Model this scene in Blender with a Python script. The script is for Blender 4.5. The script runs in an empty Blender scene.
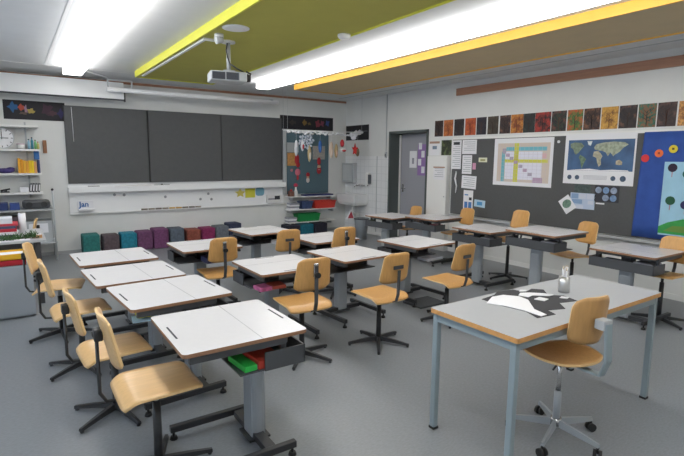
import bpy, bmesh, math, random
from mathutils import Vector, Matrix
random.seed(7)
PI = math.pi
SC = bpy.context.scene
COL = SC.collection

# ------------------------------------------------------------ camera, world, light, exposure
cam_d = bpy.data.cameras.new('camera')
cam = bpy.data.objects.new('camera', cam_d)
COL.objects.link(cam)
_p, _y, _r = 0.142722984, 0.600223274, 0.00879167798
fw = Vector((math.sin(_y)*math.cos(_p), math.cos(_y)*math.cos(_p), -math.sin(_p)))
rt = Vector((math.cos(_y), -math.sin(_y), 0.0))
up = rt.cross(fw)
rt2 = math.cos(_r)*rt + math.sin(_r)*up
up2 = -math.sin(_r)*rt + math.cos(_r)*up
cam.matrix_world = Matrix(((rt2.x, up2.x, -fw.x, -6.54846), (rt2.y, up2.y, -fw.y, -9.43328),
                           (rt2.z, up2.z, -fw.z, 1.663328), (0, 0, 0, 1)))
cam_d.sensor_width = 36.0
cam_d.lens = 482.77*36.0/684.0
cam_d.clip_start = 0.05
SC.camera = cam

world = bpy.data.worlds.new('world')
SC.world = world
world.use_nodes = True
bg = world.node_tree.nodes['Background']
bg.inputs[0].default_value = (0.70, 0.83, 1.0, 1)
bg.inputs[1].default_value = 3.2

SC.view_settings.view_transform = 'Standard'
SC.view_settings.look = 'None'
SC.view_settings.gamma = 1.0
SC.view_settings.exposure = 0.42
LAMP = 9.0

H = 2.98                      # ceiling height
XL, YF = -8.5, -10.6          # left wall, wall behind the camera
WINS = [(-9.6, -7.6), (-7.0, -5.0), (-4.4, -2.4)]
for wy0, wy1 in WINS:         # light portals in the window openings
    ld = bpy.data.lights.new('window_portal', 'AREA')
    ld.shape = 'RECTANGLE'; ld.size = wy1-wy0; ld.size_y = 1.6
    ld.cycles.is_portal = True
    lo = bpy.data.objects.new('window_portal', ld)
    lo.location = (XL-0.14, (wy0+wy1)/2, 1.75)
    lo.rotation_euler = (0, -PI/2, 0)
    lo.rotation_euler = Matrix(((0, 0, -1), (1, 0, 0), (0, -1, 0))).to_euler()
    COL.objects.link(lo)

# ------------------------------------------------------------ materials
MATS = {}
def S2L(c):
    return tuple(((v/255.0)/12.92 if v/255.0 <= 0.04045 else ((v/255.0+0.055)/1.055)**2.4) for v in c)
def mat(name, rgb=None, rough=0.5, metal=0.0, var=0.0, scale=12.0, bump=0.0, emit=0.0, stretch=None, rgb2=None, thr=None):
    """rgb in sRGB 0-255; optional noise variation towards rgb2"""
    if name in MATS: return MATS[name]
    m = bpy.data.materials.new(name); m.use_nodes = True
    nt = m.node_tree; b = nt.nodes['Principled BSDF']
    c = S2L(rgb)
    b.inputs['Base Color'].default_value = (*c, 1)
    b.inputs['Roughness'].default_value = rough
    b.inputs['Metallic'].default_value = metal
    if emit:
        b.inputs['Emission Color'].default_value = (*c, 1)
        b.inputs['Emission Strength'].default_value = emit
    if var or rgb2 or bump:
        tc = nt.nodes.new('ShaderNodeTexCoord'); mp = nt.nodes.new('ShaderNodeMapping')
        nt.links.new(tc.outputs['Object'], mp.inputs['Vector'])
        if stretch: mp.inputs['Scale'].default_value = stretch
        nz = nt.nodes.new('ShaderNodeTexNoise'); nz.inputs['Scale'].default_value = scale
        nz.inputs['Detail'].default_value = 5
        nt.links.new(mp.outputs['Vector'], nz.inputs['Vector'])
        rp = nt.nodes.new('ShaderNodeValToRGB')
        if rgb2: c2 = S2L(rgb2)
        else: c2 = tuple(max(0, v*(1-var)) for v in c); c = tuple(min(1, v*(1+var*0.5)) for v in c)
        lo_, hi_ = thr if thr else (0.3, 0.7)
        rp.color_ramp.elements[0].position = lo_; rp.color_ramp.elements[0].color = (*c2, 1)
        rp.color_ramp.elements[1].position = hi_; rp.color_ramp.elements[1].color = (*c, 1)
        nt.links.new(nz.outputs['Fac'], rp.inputs['Fac'])
        nt.links.new(rp.outputs['Color'], b.inputs['Base Color'])
        if bump:
            bp = nt.nodes.new('ShaderNodeBump'); bp.inputs['Strength'].default_value = bump
            bp.inputs['Distance'].default_value = 0.01
            nt.links.new(nz.outputs['Fac'], bp.inputs['Height']); nt.links.new(bp.outputs['Normal'], b.inputs['Normal'])
    MATS[name] = m
    return m

def tile_mat(name, rgb, grout, sx, axis):
    m = bpy.data.materials.new(name); m.use_nodes = True
    nt = m.node_tree; b = nt.nodes['Principled BSDF']
    tc = nt.nodes.new('ShaderNodeTexCoord'); sp = nt.nodes.new('ShaderNodeSeparateXYZ'); cb = nt.nodes.new('ShaderNodeCombineXYZ')
    nt.links.new(tc.outputs['Object'], sp.inputs[0])
    nt.links.new(sp.outputs[axis], cb.inputs[0]); nt.links.new(sp.outputs[2], cb.inputs[1])
    br = nt.nodes.new('ShaderNodeTexBrick'); br.offset = 0.0
    br.inputs['Color1'].default_value = (*S2L(rgb), 1); br.inputs['Color2'].default_value = (*S2L([v-3 for v in rgb]), 1)
    br.inputs['Mortar'].default_value = (*S2L(grout), 1)
    br.inputs['Scale'].default_value = 1.0; br.inputs['Mortar Size'].default_value = 0.004
    br.inputs['Brick Width'].default_value = sx; br.inputs['Row Height'].default_value = sx
    nt.links.new(cb.outputs[0], br.inputs['Vector']); nt.links.new(br.outputs['Color'], b.inputs['Base Color'])
    b.inputs['Roughness'].default_value = 0.3
    return m

def print_mat(name, back, fore, fore2, dens, scale):
    """leaf print: dark ground with speckled crown and branching stems"""
    m = bpy.data.materials.new(name); m.use_nodes = True
    nt = m.node_tree; b = nt.nodes['Principled BSDF']; b.inputs['Roughness'].default_value = 0.6
    tc = nt.nodes.new('ShaderNodeTexCoord')
    mp = nt.nodes.new('ShaderNodeMapping'); mp.inputs['Scale'].default_value = (1, 1, 0.8)
    nt.links.new(tc.outputs['Object'], mp.inputs[0])
    vo = nt.nodes.new('ShaderNodeTexVoronoi'); vo.inputs['Scale'].default_value = scale
    nz = nt.nodes.new('ShaderNodeTexNoise'); nz.inputs['Scale'].default_value = 16; nz.inputs['Detail'].default_value = 6
    nt.links.new(mp.outputs[0], vo.inputs['Vector']); nt.links.new(mp.outputs[0], nz.inputs['Vector'])
    r1 = nt.nodes.new('ShaderNodeValToRGB'); r1.color_ramp.elements[0].position = dens-0.06; r1.color_ramp.elements[1].position = dens+0.06
    r1.color_ramp.elements[0].color = (*S2L(back), 1); r1.color_ramp.elements[1].color = (*S2L(fore), 1)
    nt.links.new(nz.outputs['Fac'], r1.inputs[0])
    r2 = nt.nodes.new('ShaderNodeValToRGB'); r2.color_ramp.elements[0].position = 0.42; r2.color_ramp.elements[1].position = 0.5
    r2.color_ramp.elements[0].color = (0, 0, 0, 1); r2.color_ramp.elements[1].color = (1, 1, 1, 1)
    nt.links.new(vo.outputs['Color'], r2.inputs[0])
    mx = nt.nodes.new('ShaderNodeMix'); mx.data_type = 'RGBA'
    nt.links.new(r2.outputs[0], mx.inputs[0]); nt.links.new(r1.outputs[0], mx.inputs[6]); mx.inputs[7].default_value = (*S2L(fore2), 1)
    mx2 = nt.nodes.new('ShaderNodeMix'); mx2.data_type = 'RGBA'; mx2.inputs[0].default_value = 0.55
    nt.links.new(r1.outputs[0], mx2.inputs[6]); nt.links.new(mx.outputs[2], mx2.inputs[7])
    nt.links.new(mx2.outputs[2], b.inputs['Base Color'])
    return m

M_floor = mat('grey_linoleum', (129, 133, 137), 0.36, var=0.13, scale=38, bump=0.03, stretch=(1, 2.5, 1))
M_wall = mat('white_wall_paint', (216, 217, 215), 0.7, var=0.03, scale=3)
M_ceil = mat('ceiling_paint', (216, 218, 220), 0.8, var=0.03, scale=4)
M_board = mat('chalkboard_grey', (80, 81, 83), 0.6, var=0.06, scale=14)
M_boardjoint = mat('board_joint', (58, 59, 61), 0.5)
M_pin = mat('pinboard_felt', (86, 87, 88), 0.9, var=0.06, scale=40)
M_teal = mat('teal_felt', (88, 112, 122), 0.9, var=0.06, scale=40)
M_enamel = mat('white_enamel', (232, 233, 234), 0.35)
M_white = mat('white_lacquer', (226, 226, 224), 0.45)
M_lam = mat('desk_laminate', (208, 207, 209), 0.30, var=0.02, scale=30)
M_lamg = mat('grey_laminate', (172, 174, 177), 0.35, var=0.02, scale=30)
M_edge = mat('plywood_edge', (150, 112, 84), 0.5, var=0.2, scale=60, stretch=(1, 1, 14))
M_edgeo = mat('beech_edge', (205, 152, 92), 0.5, var=0.12, scale=30)
M_wood = mat('beech_plywood', (216, 176, 122), 0.34, var=0.10, scale=7, stretch=(9, 0.9, 9))
M_wood2 = mat('honey_beech_plywood', (205, 156, 94), 0.34, var=0.10, scale=7, stretch=(9, 9, 0.9))
M_woodt = mat('amber_beech_plywood', (190, 146, 92), 0.36, var=0.10, scale=7, stretch=(9, 9, 0.9))
M_brown = mat('brown_wood_rail', (158, 114, 90), 0.5, var=0.15, scale=8, stretch=(6, 0.6, 6))
M_black = mat('black_steel', (44, 45, 48), 0.42)
M_dark = mat('charcoal_steel', (68, 70, 74), 0.45)
M_alu = mat('aluminium_column', (160, 166, 172), 0.38, metal=0.35)
M_chrome = mat('chrome', (205, 205, 205), 0.2, metal=0.9)
M_blue = mat('blue_grey_enamel', (140, 154, 160), 0.4)
M_rub = mat('black_rubber', (26, 26, 27), 0.6)
M_doorg = mat('grey_door_paint', (154, 155, 162), 0.5)
M_jamb = mat('dark_green_grey_paint', (84, 91, 90), 0.5)
M_paper = mat('white_paper', (226, 226, 230), 0.8)
M_ink = mat('grey_print', (150, 152, 160), 0.8)
M_inkd = mat('dark_print', (58, 60, 66), 0.8)
M_lime = mat('lime_panel_paint', (186, 180, 84), 0.6, var=0.04, scale=4)
M_limee = mat('lime_edge_paint', (218, 216, 74), 0.5)
M_tan = mat('ochre_panel_paint', (206, 184, 144), 0.6, var=0.04, scale=4)
M_orae = mat('yellow_orange_edge_paint', (228, 174, 66), 0.5)
M_lamp = mat('glowing_diffuser', (255, 253, 250), 0.5, emit=LAMP)
M_grey = mat('light_grey_lacquer', (176, 180, 183), 0.5)
M_glass = bpy.data.materials.new('window_glass'); M_glass.use_nodes = True
_b = M_glass.node_tree.nodes['Principled BSDF']; _b.inputs['Transmission Weight'].default_value = 1; _b.inputs['Roughness'].default_value = 0; _b.inputs['IOR'].default_value = 1.01
def flat(name, rgb, rough=0.7, **k): return mat(name, rgb, rough, **k)

# ------------------------------------------------------------ mesh helpers
class MB:
    def __init__(s): s.bm = bmesh.new(); s.mats = []
    def _mi(s, m):
        if m is None: return 0
        if m not in s.mats: s.mats.append(m)
        return s.mats.index(m)
    def add(s, verts, faces, m=None, smooth=False):
        vs = [s.bm.verts.new(v) for v in verts]; mi = s._mi(m); out = []
        for f in faces:
            try:
                fc = s.bm.faces.new([vs[i] for i in f]); fc.material_index = mi; fc.smooth = smooth; out.append(fc)
            except ValueError: pass
        return vs
    def box(s, x0, x1, y0, y1, z0, z1, m=None, M=None, bev=0.0):
        b = bmesh.new()
        vs = [b.verts.new((x, y, z)) for x in (x0, x1) for y in (y0, y1) for z in (z0, z1)]
        for f in ((0, 1, 3, 2), (4, 6, 7, 5), (0, 4, 5, 1), (2, 3, 7, 6), (0, 2, 6, 4), (1, 5, 7, 3)): b.faces.new([vs[i] for i in f])
        if bev: bmesh.ops.bevel(b, geom=list(b.edges), offset=bev, segments=2, affect='EDGES', profile=0.5)
        s.merge(b, m, M)
        return s
    def merge(s, b, m=None, M=None, smooth=False):
        b.verts.ensure_lookup_table(); mp = {}
        for v in b.verts: mp[v] = s.bm.verts.new(M @ v.co if M else v.co)
        mi = s._mi(m)
        for f in b.faces:
            try:
                nf = s.bm.faces.new([mp[v] for v in f.verts]); nf.material_index = mi; nf.smooth = smooth or f.smooth
            except ValueError: pass
        b.free()
    def prism(s, pts, z0, z1, m=None, mside=None, M=None):
        n = len(pts); vs = [(p[0], p[1], z0) for p in pts]+[(p[0], p[1], z1) for p in pts]
        if M: vs = [tuple(M @ Vector(v)) for v in vs]
        V = [s.bm.verts.new(v) for v in vs]; a = s._mi(m); c = s._mi(mside if mside else m)
        for idx, mi in (([i for i in range(n)][::-1], c), ([n+i for i in range(n)], a)):
            f = s.bm.faces.new([V[i] for i in idx]); f.material_index = mi
        for i in range(n):
            j = (i+1) % n; f = s.bm.faces.new([V[i], V[j], V[n+j], V[n+i]]); f.material_index = c
        return s
    def tube(s, pts, r, n=10, m=None, flatx=None):
        """round tube (or flat bar if flatx=(w,t)) along a polyline"""
        pts = [Vector(p) for p in pts]; rings = []; mi = s._mi(m)
        rr = r if isinstance(r, (list, tuple)) else [r]*len(pts)
        for i, p in enumerate(pts):
            d = ((pts[i+1]-p).normalized() if i < len(pts)-1 else Vector((0, 0, 0)))+((p-pts[i-1]).normalized() if i else Vector((0, 0, 0)))
            d.normalize()
            a = Vector((1, 0, 0)) if abs(d.x) < 0.9 else Vector((0, 1, 0))
            a = (a-d*a.dot(d)).normalized(); c = d.cross(a)
            if flatx: 
                w, t = flatx; ring = [p+a*w*q[0]+c*t*q[1] for q in ((-.5, -.5), (.5, -.5), (.5, .5), (-.5, .5))]
            else: ring = [p+(a*math.cos(2*PI*k/n)+c*math.sin(2*PI*k/n))*rr[i] for k in range(n)]
            rings.append([s.bm.verts.new(v) for v in ring])
        k = len(rings[0])
        for i in range(len(rings)-1):
            for j in range(k):
                f = s.bm.faces.new([rings[i][j], rings[i][(j+1) % k], rings[i+1][(j+1) % k], rings[i+1][j]]); f.material_index = mi; f.smooth = not flatx
        for q, rev in ((rings[0], True), (rings[-1], False)):
            f = s.bm.faces.new(q[::-1] if rev else q); f.material_index = mi
        return s
    def cyl(s, x, y, z0, z1, r, r2=None, n=20, m=None, M=None):
        r2 = r if r2 is None else r2
        vs = [(x+r*math.cos(2*PI*i/n), y+r*math.sin(2*PI*i/n), z0) for i in range(n)]+[(x+r2*math.cos(2*PI*i/n), y+r2*math.sin(2*PI*i/n), z1) for i in range(n)]
        if M: vs = [tuple(M @ Vector(v)) for v in vs]
        V = [s.bm.verts.new(v) for v in vs]; mi = s._mi(m)
        for i in range(n):
            j = (i+1) % n; f = s.bm.faces.new([V[i], V[j], V[n+j], V[n+i]]); f.smooth = True; f.material_index = mi
        for q in (V[:n][::-1], V[n:]): f = s.bm.faces.new(q); f.material_index = mi
        return s
    def lathe(s, x, y, prof, n=20, m=None):
        mi = s._mi(m); rings = []
        for r, z in prof: rings.append([s.bm.verts.new((x+r*math.cos(2*PI*i/n), y+r*math.sin(2*PI*i/n), z)) for i in range(n)])
        for a in range(len(rings)-1):
            for i in range(n):
                j = (i+1) % n; f = s.bm.faces.new([rings[a][i], rings[a][j], rings[a+1][j], rings[a+1][i]]); f.smooth = True; f.material_index = mi
        for q in (rings[0][::-1], rings[-1]): f = s.bm.faces.new(q); f.material_index = mi
        return s
    def ball(s, c, r, m=None, sx=1, sy=1, sz=1, sub=2):
        b = bmesh.new(); bmesh.ops.create_icosphere(b, subdivisions=sub, radius=r)
        s.merge(b, m, Matrix.Translation(c) @ Matrix.Diagonal((sx, sy, sz, 1)), smooth=True); return s
    def sheet(s, nu, nv, f, th, m=None, medge=None):
        """curved sheet of thickness th, f(u,v) for u,v in -1..1"""
        P = [[Vector(f(-1+2*i/nu, -1+2*j/nv)) for j in range(nv+1)] for i in range(nu+1)]
        def nrm(i, j):
            a = P[min(i+1, nu)][j]-P[max(i-1, 0)][j]; b = P[i][min(j+1, nv)]-P[i][max(j-1, 0)]
            return a.cross(b).normalized()
        T = [[s.bm.verts.new(P[i][j]) for j in range(nv+1)] for i in range(nu+1)]
        B = [[s.bm.verts.new(P[i][j]-nrm(i, j)*th) for j in range(nv+1)] for i in range(nu+1)]
        a = s._mi(m); e = s._mi(medge or m)
        for i in range(nu):
            for j in range(nv):
                for q in ((T[i][j], T[i+1][j], T[i+1][j+1], T[i][j+1]), (B[i][j], B[i][j+1], B[i+1][j+1], B[i+1][j])):
                    fc = s.bm.faces.new(q); fc.smooth = True; fc.material_index = a
        def side(L, K):
            for i in range(len(L)-1):
                fc = s.bm.faces.new((L[i], K[i], K[i+1], L[i+1])); fc.material_index = e
        side([T[i][0] for i in range(nu+1)], [B[i][0] for i in range(nu+1)]); side([T[i][nv] for i in range(nu+1)][::-1], [B[i][nv] for i in range(nu+1)][::-1])
        side(T[0][::-1], B[0][::-1]); side(T[nu], B[nu])
        return s
    def build(s, name, m=None, parent=None, loc=None, rz=0.0, fix=True):
        if m is not None and not s.mats: s.mats = [m]
        if fix: bmesh.ops.recalc_face_normals(s.bm, faces=list(s.bm.faces))
        me = bpy.data.meshes.new(name); s.bm.to_mesh(me); s.bm.free()
        for k in s.mats: me.materials.append(k)
        o = bpy.data.objects.new(name, me); COL.objects.link(o)
        if parent: o.parent = parent
        if loc is not None: o.location = loc
        if rz: o.rotation_euler.z = rz
        return o

def B(*a, **k): return MB().box(*a, **k)
def tag(o, label, cat, group=None):
    o['label'] = label; o['category'] = cat
    if group: o['group'] = group
    return o
def thing(name, label, cat, loc=(0, 0, 0), rz=0.0, group=None):
    o = bpy.data.objects.new(name, None); COL.objects.link(o); o.location = loc; o.rotation_euler.z = rz
    o.empty_display_size = 0.1
    return tag(o, label, cat, group)
def struct(o): o['kind'] = 'structure'; return o
def recentre(o):
    """put the mesh origin at the thing's base"""
    me = o.data; xs = [v.co for v in me.vertices]
    c = Vector(((min(v.x for v in xs)+max(v.x for v in xs))/2, (min(v.y for v in xs)+max(v.y for v in xs))/2, min(v.z for v in xs)))
    me.transform(Matrix.Translation(-c)); o.location = Vector(o.location)+c
    return o
def copy_tree(o, parent=None):
    c = o.copy(); COL.objects.link(c)
    c.parent = parent
    for ch in list(o.children): copy_tree(ch, c)
    return c
def rrect(x0, x1, y0, y1, r, n=4):
    pts = []
    for cx, cy, a in ((x1-r, y0+r, -90), (x1-r, y1-r, 0), (x0+r, y1-r, 90), (x0+r, y0+r, 180)):
        for k in range(n+1):
            t = math.radians(a+90*k/n); pts.append((cx+r*math.cos(t), cy+r*math.sin(t)))
    return pts
def simple(name, mb, m, label, cat, group=None):
    o = mb.build(name, m); recentre(o); return tag(o, label, cat, group)
def text_mesh(txt, size, m, M, parent, name='lettering'):
    cu = bpy.data.curves.new('t', 'FONT'); cu.body = txt; cu.size = size; cu.extrude = 0.0008; cu.offset = 0.004
    t = bpy.data.objects.new('t', cu); COL.objects.link(t)
    dg = bpy.context.evaluated_depsgraph_get(); me = bpy.data.meshes.new_from_object(t.evaluated_get(dg))
    bpy.data.objects.remove(t); me.transform(M); me.materials.clear(); me.materials.append(m)
    o = bpy.data.objects.new(name, me); COL.objects.link(o); o.parent = parent
    return o

# ------------------------------------------------------------ room shell
struct(B(XL-.3, .6, YF-.3, .3, -.1, 0).build('floor', M_floor))
struct(B(XL-.3, .6, YF-.3, .3, H, H+.15).build('ceiling', M_ceil))
struct(B(XL-.3, .6, 0, .25, 0, H).build('wall_back', M_wall))
struct(B(XL-.3, .6, YF-.25, YF, 0, H).build('wall_front', M_wall))
DY0, DY1, DZ = -2.70, -1.59, 2.21
w = MB(); w.box(0, .4, YF, DY0, 0, H).box(0, .4, DY1, 0, 0, H).box(0, .4, DY0, DY1, DZ, H).box(.4, .5, DY0-.1, DY1+.1, 0, DZ+.1)
struct(w.build('wall_right', M_wall))
w = MB(); w.box(XL-.25, XL, YF, 0, 0, .95).box(XL-.25, XL, YF, 0, 2.55, H)
ys = [YF]+[v for p in WINS for v in p]+[0]
for i in range(0, len(ys), 2): w.box(XL-.25, XL, ys[i], ys[i+1], .95, 2.55)
struct(w.build('wall_left', M_wall))
for i, (a, b_) in enumerate(WINS):
    f = MB()
    f.box(XL-.15, XL-.08, a, a+.06, .95, 2.55).box(XL-.15, XL-.08, b_-.06, b_, .95, 2.55).box(XL-.15, XL-.08, a, b_, .95, 1.01).box(XL-.15, XL-.08, a, b_, 2.49, 2.55).box(XL-.15, XL-.08, (a+b_)/2-.03, (a+b_)/2+.03, .95, 2.55)
    fr = struct(f.build('window_%d' % (i+1), M_white))
    B(XL-.118, XL-.112, a+.05, b_-.05, 1.0, 2.5).build('pane', M_glass, fr)
    B(XL-.2, XL+.06, a-.02, b_+.02, .93, .955).build('window_sill', M_white, fr)

struct(B(XL, 0, -.012, 0, 0, .055).build('baseboard_back', mat('grey_skirting', (168, 170, 172), 0.5)))
q = MB(); q.box(-.012, 0, YF, DY0-.04, 0, .07).box(-.012, 0, DY1+.04, 0, 0, .07)
struct(q.build('baseboard_right', M_white))
# tiled wall round the washbasin
struct(B(-.008, 0, DY1, -.002, .07, 1.72).build('trim_1', tile_mat('white_wall_tiles', (226, 227, 228), (204, 206, 208), .15, 1)))
# timber rails at the head of the walls
struct(B(XL, -.02, -.03, 0, 2.925, 2.965).build('trim_2', M_brown))
struct(B(-.035, 0, YF, -3.40, 2.765, 2.885).build('trim_3', M_brown))
# thin seams in the ceiling
q = MB(); q.box(XL, -6.0, -.955, -.94, H-.003, H).box(-6.02, -4.86, -.955, -.94, H-.003, H)
struct(q.build('trim_4', M_white))
struct(B(-6.03, -6.0, YF, -.955, H-.003, H).build('trim_5', M_enamel))
struct(B(-.42, -.405, YF, -.3, H-.008, H).build('trim_6', M_grey))

# door in its deep reveal
d = MB(); d.box(.28, .32, DY0+.02, DY1-.06, .01, DZ-.04)
door = struct(d.build('door_1', M_doorg))
f = MB(); f.box(-.015, .40, DY1-.03, DY1+.012, 0, DZ+.015).box(-.015, .40, DY0-.03, DY0+.02, 0, DZ+.015).box(-.015, .40, DY0-.03, DY1+.012, DZ-.03, DZ+.015)
f.build('door_frame', M_jamb, door)
B(.24, .282, DY1-.05, DY1-.035, .02, DZ-.05).build('door_gasket', M_white, door)
hn = MB(); hn.box(.268, .282, DY1-.16, DY1-.12, .98, 1.14).tube([(.28, DY1-.14, 1.06), (.23, DY1-.14, 1.06), (.23, DY1-.26, 1.06)], .01)
hn.build('door_handle', M_chrome, door)

# ------------------------------------------------------------ ceiling panels and lights
PZ = 2.885
def ceiling_panel(x0, x1, y1, m, me, label):
    t = thing('ceiling_panel', label, 'ceiling panel', ((x0+x1)/2, (YF+y1)/2, PZ), group=None)
    ox, oy = -t.location.x, -t.location.y
    MB().box(x0+.02+ox, x1-.02+ox, YF+.02+oy, y1-.02+oy, .012, H-PZ-.001).build('panel_board', m, t)
    for a in ((x0, x0+.02, YF+.02, y1), (x1-.02, x1, YF+.02, y1), (x0+.02, x1-.02, y1-.02, y1)):
        B(a[0]+ox, a[1]+ox, a[2]+oy, a[3]+oy, 0, H-PZ-.001).build('edge_strip', me, t)
    return t
ceiling_panel(-4.84, -3.60, -1.20, M_lime, M_limee, 'long lime green ceiling panel carrying the projector')
ceiling_panel(-2.20, -1.10, -1.50, M_tan, M_orae, 'long ochre ceiling panel with yellow orange edges nearest the pinboard wall')
LZ = 2.865
def ceiling_lamp(x0, x1, y1, label):
    t = thing('ceiling_light', label, 'ceiling light', ((x0+x1)/2, -5.5, LZ), group=None)
    ox = -t.location.x
    B(x0+.01+ox, x1-.01+ox, YF+.3+5.5, y1-.01+5.5, .085, H-LZ-.001).build('housing', M_enamel, t)
    MB().box(x0+ox, x1+ox, YF+.3+5.5, y1+5.5, 0, .085).build('diffuser', M_lamp, t)
    return t
ceiling_lamp(-5.80, -5.56, -1.0, 'glowing fluorescent strip on the ceiling left of the lime panel')
ceiling_lamp(-2.88, -2.66, -1.38, 'glowing fluorescent strip on the ceiling between the lime and ochre panels')

# projector hung from the lime panel
t = thing('projector', 'white ceiling projector on a post under the lime green panel', 'projector', (-4.52, -4.28, 2.897))
MB().cyl(0, 0, -.02, 0, .075).build('ceiling_plate', M_enamel, t)
MB().cyl(0, 0, -.33, -.018, .022).build('post', M_grey, t)
g = Matrix.Translation((0, 0, -.025)) @ Matrix.Rotation(math.radians(-12), 4, 'Z')
b = MB(); b.box(-.21, .17, -.14, .14, -.405, -.305, M=g, bev=.012); b.box(-.06, .06, -.05, .05, -.31, -.28, M=g); pb = b.build('body', M_grey, t)
v_ = MB()
for k in range(2):
    for j in range(8): v_.box(-.19+.14*k, -.065+.14*k, -.146, -.139, -.39+j*.009, -.385+j*.009, M=g)
v_.build('vent_grille', M_inkd, t)
v_ = MB(); v_.box(-.195, -.06, -.1435, -.139, -.394, -.318, M=g).box(-.05, .085, -.1435, -.139, -.394, -.318, M=g); v_.build('vent_panel', mat('vent_slate', (92, 98, 108), .5), t)
MB().cyl(0, 0, 0, .05, .045, .04, M=g @ Matrix.Translation((.168, -.06, -.355)) @ Matrix.Rotation(PI/2, 4, 'Y')).build('lens', M_black, t)
MB().tube([(-.02, -.025, -.03), (-.035, -.03, -.1), (-.02, -.03, -.18), (.0, -.04, -.24), (.05, -.1, -.29), (.12, -.13, -.33), (.19, -.12, -.36), (.22, -.08, -.33), (.19, -.03, -.30)], .008, 6).build('cable', M_black, t)

simple('cable_trunking', MB().box(-4.79, -4.76, -4.26, -1.45, 2.872, 2.896).box(-4.79, -4.60, -4.29, -4.26, 2.872, 2.896), M_enamel, 'white cable trunking along the lime panel to the projector', 'cable trunking')
t = thing('motion_sensor', 'small white round sensor on the lime panel beside the projector post', 'sensor', (-4.71, -4.52, 2.897))
MB().cyl(0, 0, -.03, 0, .045).build('sensor_base', M_enamel, t); MB().cyl(0, 0, 0, .07, .04, .035, M=Matrix.Translation((0, 0, -.055)) @ Matrix.Rotation(math.radians(75), 4, 'Y') @ Matrix.Translation((0, 0, -.035))).build('sensor_head', M_grey, t)
simple('ceiling_speaker', MB().lathe(-4.66, -4.84, [(.13, 2.896), (.13, 2.89), (.10, 2.882), (.02, 2.88)], 28), M_enamel, 'flat white round disc on the lime panel, nearest the camera', 'ceiling speaker')
simple('smoke_detector', MB().lathe(-3.68, -5.25, [(.065, 2.896), (.065, 2.878), (.05, 2.855), (.02, 2.848)], 24), M_enamel, 'round white smoke detector near the right edge of the lime panel', 'smoke detector')

# projection screen case and white lath panel
t = thing('projection_screen', 'long white rolled projection screen case hanging in front of the blackboard top', 'projection screen', (-3.57, -.5, 2.72))
MB().tube([(-1.57, 0, .04), (1.56, 0, .04)], .038, 14).build('screen_case', M_enamel, t)
for x in (-1.55, -1.18): B(x-.01, x+.01, -.012, .012, .07, .19).build('bracket', M_grey, t)
MB().box(-1.56, -1.17, -.012, .012, .19, .205).build('support_arm', M_grey, t)
MB().box(1.4, 1.44, -.02, .485, .06, .09).build('support_arm', M_grey, t)
t = thing('white_fascia_board', 'wide white board with a black lower edge above the corner shelves', 'wall board', (-6.35, -.33, 2.61))
B(-2.1, 1.50, 0, .03, .02, .295).build('board', M_enamel, t)
B(-2.1, 1.52, -.005, .035, 0, .02).build('lower_edge', M_inkd, t)
B(1.50, 1.52, -.005, .035, -.02, .20).build('end_post', M_black, t)
for x in (-1.5, .9): B(x-.02, x+.02, .03, .31, .1, .14).build('wall_bracket', M_grey, t)
simple('lamp_cable', MB().tube([(-5.62, -.99, 2.93), (-5.5, -.9, 2.955), (-5.3, -.7, 2.95), (-5.14, -.52, 2.945), (-5.12, -.5, 2.935)], .01, 6), M_enamel, 'white cable running from the left ceiling light to the screen case', 'cable')

# ------------------------------------------------------------ blackboard wall
t = thing('blackboard', 'wide grey three-panel blackboard above the white chalk ledge', 'blackboard', (-3.73, 0, 1.05))
xo = 3.73
for a, b_, y in ((-5.745, -4.43, -.045), (-4.42, -3.05, -.06), (-3.04, -1.70, -.045)):
    p = MB().box(a+xo, b_+xo, y, -.002, 1.20-1.05, 2.50-1.05).build('board_panel', M_board, t)
    q = MB(); q.box(a+xo, b_+xo, y-.006, y, 2.49-1.05, 2.50-1.05).box(a+xo, a+xo+.01, y-.006, y, .15, 1.45).box(b_+xo-.01, b_+xo, y-.006, y, .15, 1.45)
    q.build('panel_frame', M_boardjoint, p)
l = MB(); l.box(-5.76+xo, -1.66+xo, -.13, -.001, .07, .085).box(-5.76+xo, -1.66+xo, -.14, -.125, .0, .10).box(-5.76+xo, -1.66+xo, -.02, -.001, .0, .148)
l.build('chalk_ledge', M_enamel, t)
MB().tube([(-5.63+xo, -.055, 1.43), (-5.625+xo, -.055, .86)], .004, 6).build('pull_cord', M_paper, t)
t = thing('whiteboard', 'low white magnetic board strip fixed under the chalk ledge', 'whiteboard', (-3.71, 0, .67))
B(-2.04, 2.05, -.02, -.001, 0, .375).build('board', M_enamel, t)
B(-2.04, 2.05, -.05, -.0205, 0, .02).build('lower_ledge', M_white, t)
simple('blackboard_eraser', B(-5.46, -5.28, -.115, -.06, 1.1355, 1.160, bev=.006), M_inkd, 'dark blackboard eraser at the left end of the chalk ledge', 'eraser')
simple('pointer_stick', MB().tube([(-5.04, -.09, 1.145), (-4.42, -.09, 1.145)], .008, 8), mat('pale_rod', (196, 190, 176), .5), 'long pale pointer lying in the middle of the chalk ledge', 'pointer')
t = thing('board_compass', 'black board compass lying on the chalk ledge right of the pointer', 'drawing compass', (-4.23, -.09, 1.136))
MB().tube([(-.14, 0, .01), (.14, 0, .012)], .009, 8).build('arm', M_inkd, t); MB().ball((0, 0, .02), .02, sz=.9).build('hinge', M_black, t)
t = thing('name_box', 'small white box with blue letters at the left of the low whiteboard', 'box', (-5.51, -.08, .74))
B(-.12, .13, -.05, .0585, -.0, .03).build('box_tray', M_paper, t); B(-.125, .12, .03, .0585, .03, .16).build('box_back', M_paper, t)
text_mesh('Jan', .125, flat('blue_ink', (60, 104, 160)), Matrix.Translation((-.100, .027, .062)) @ Matrix.Rotation(PI/2, 4, 'X'), t)
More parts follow.
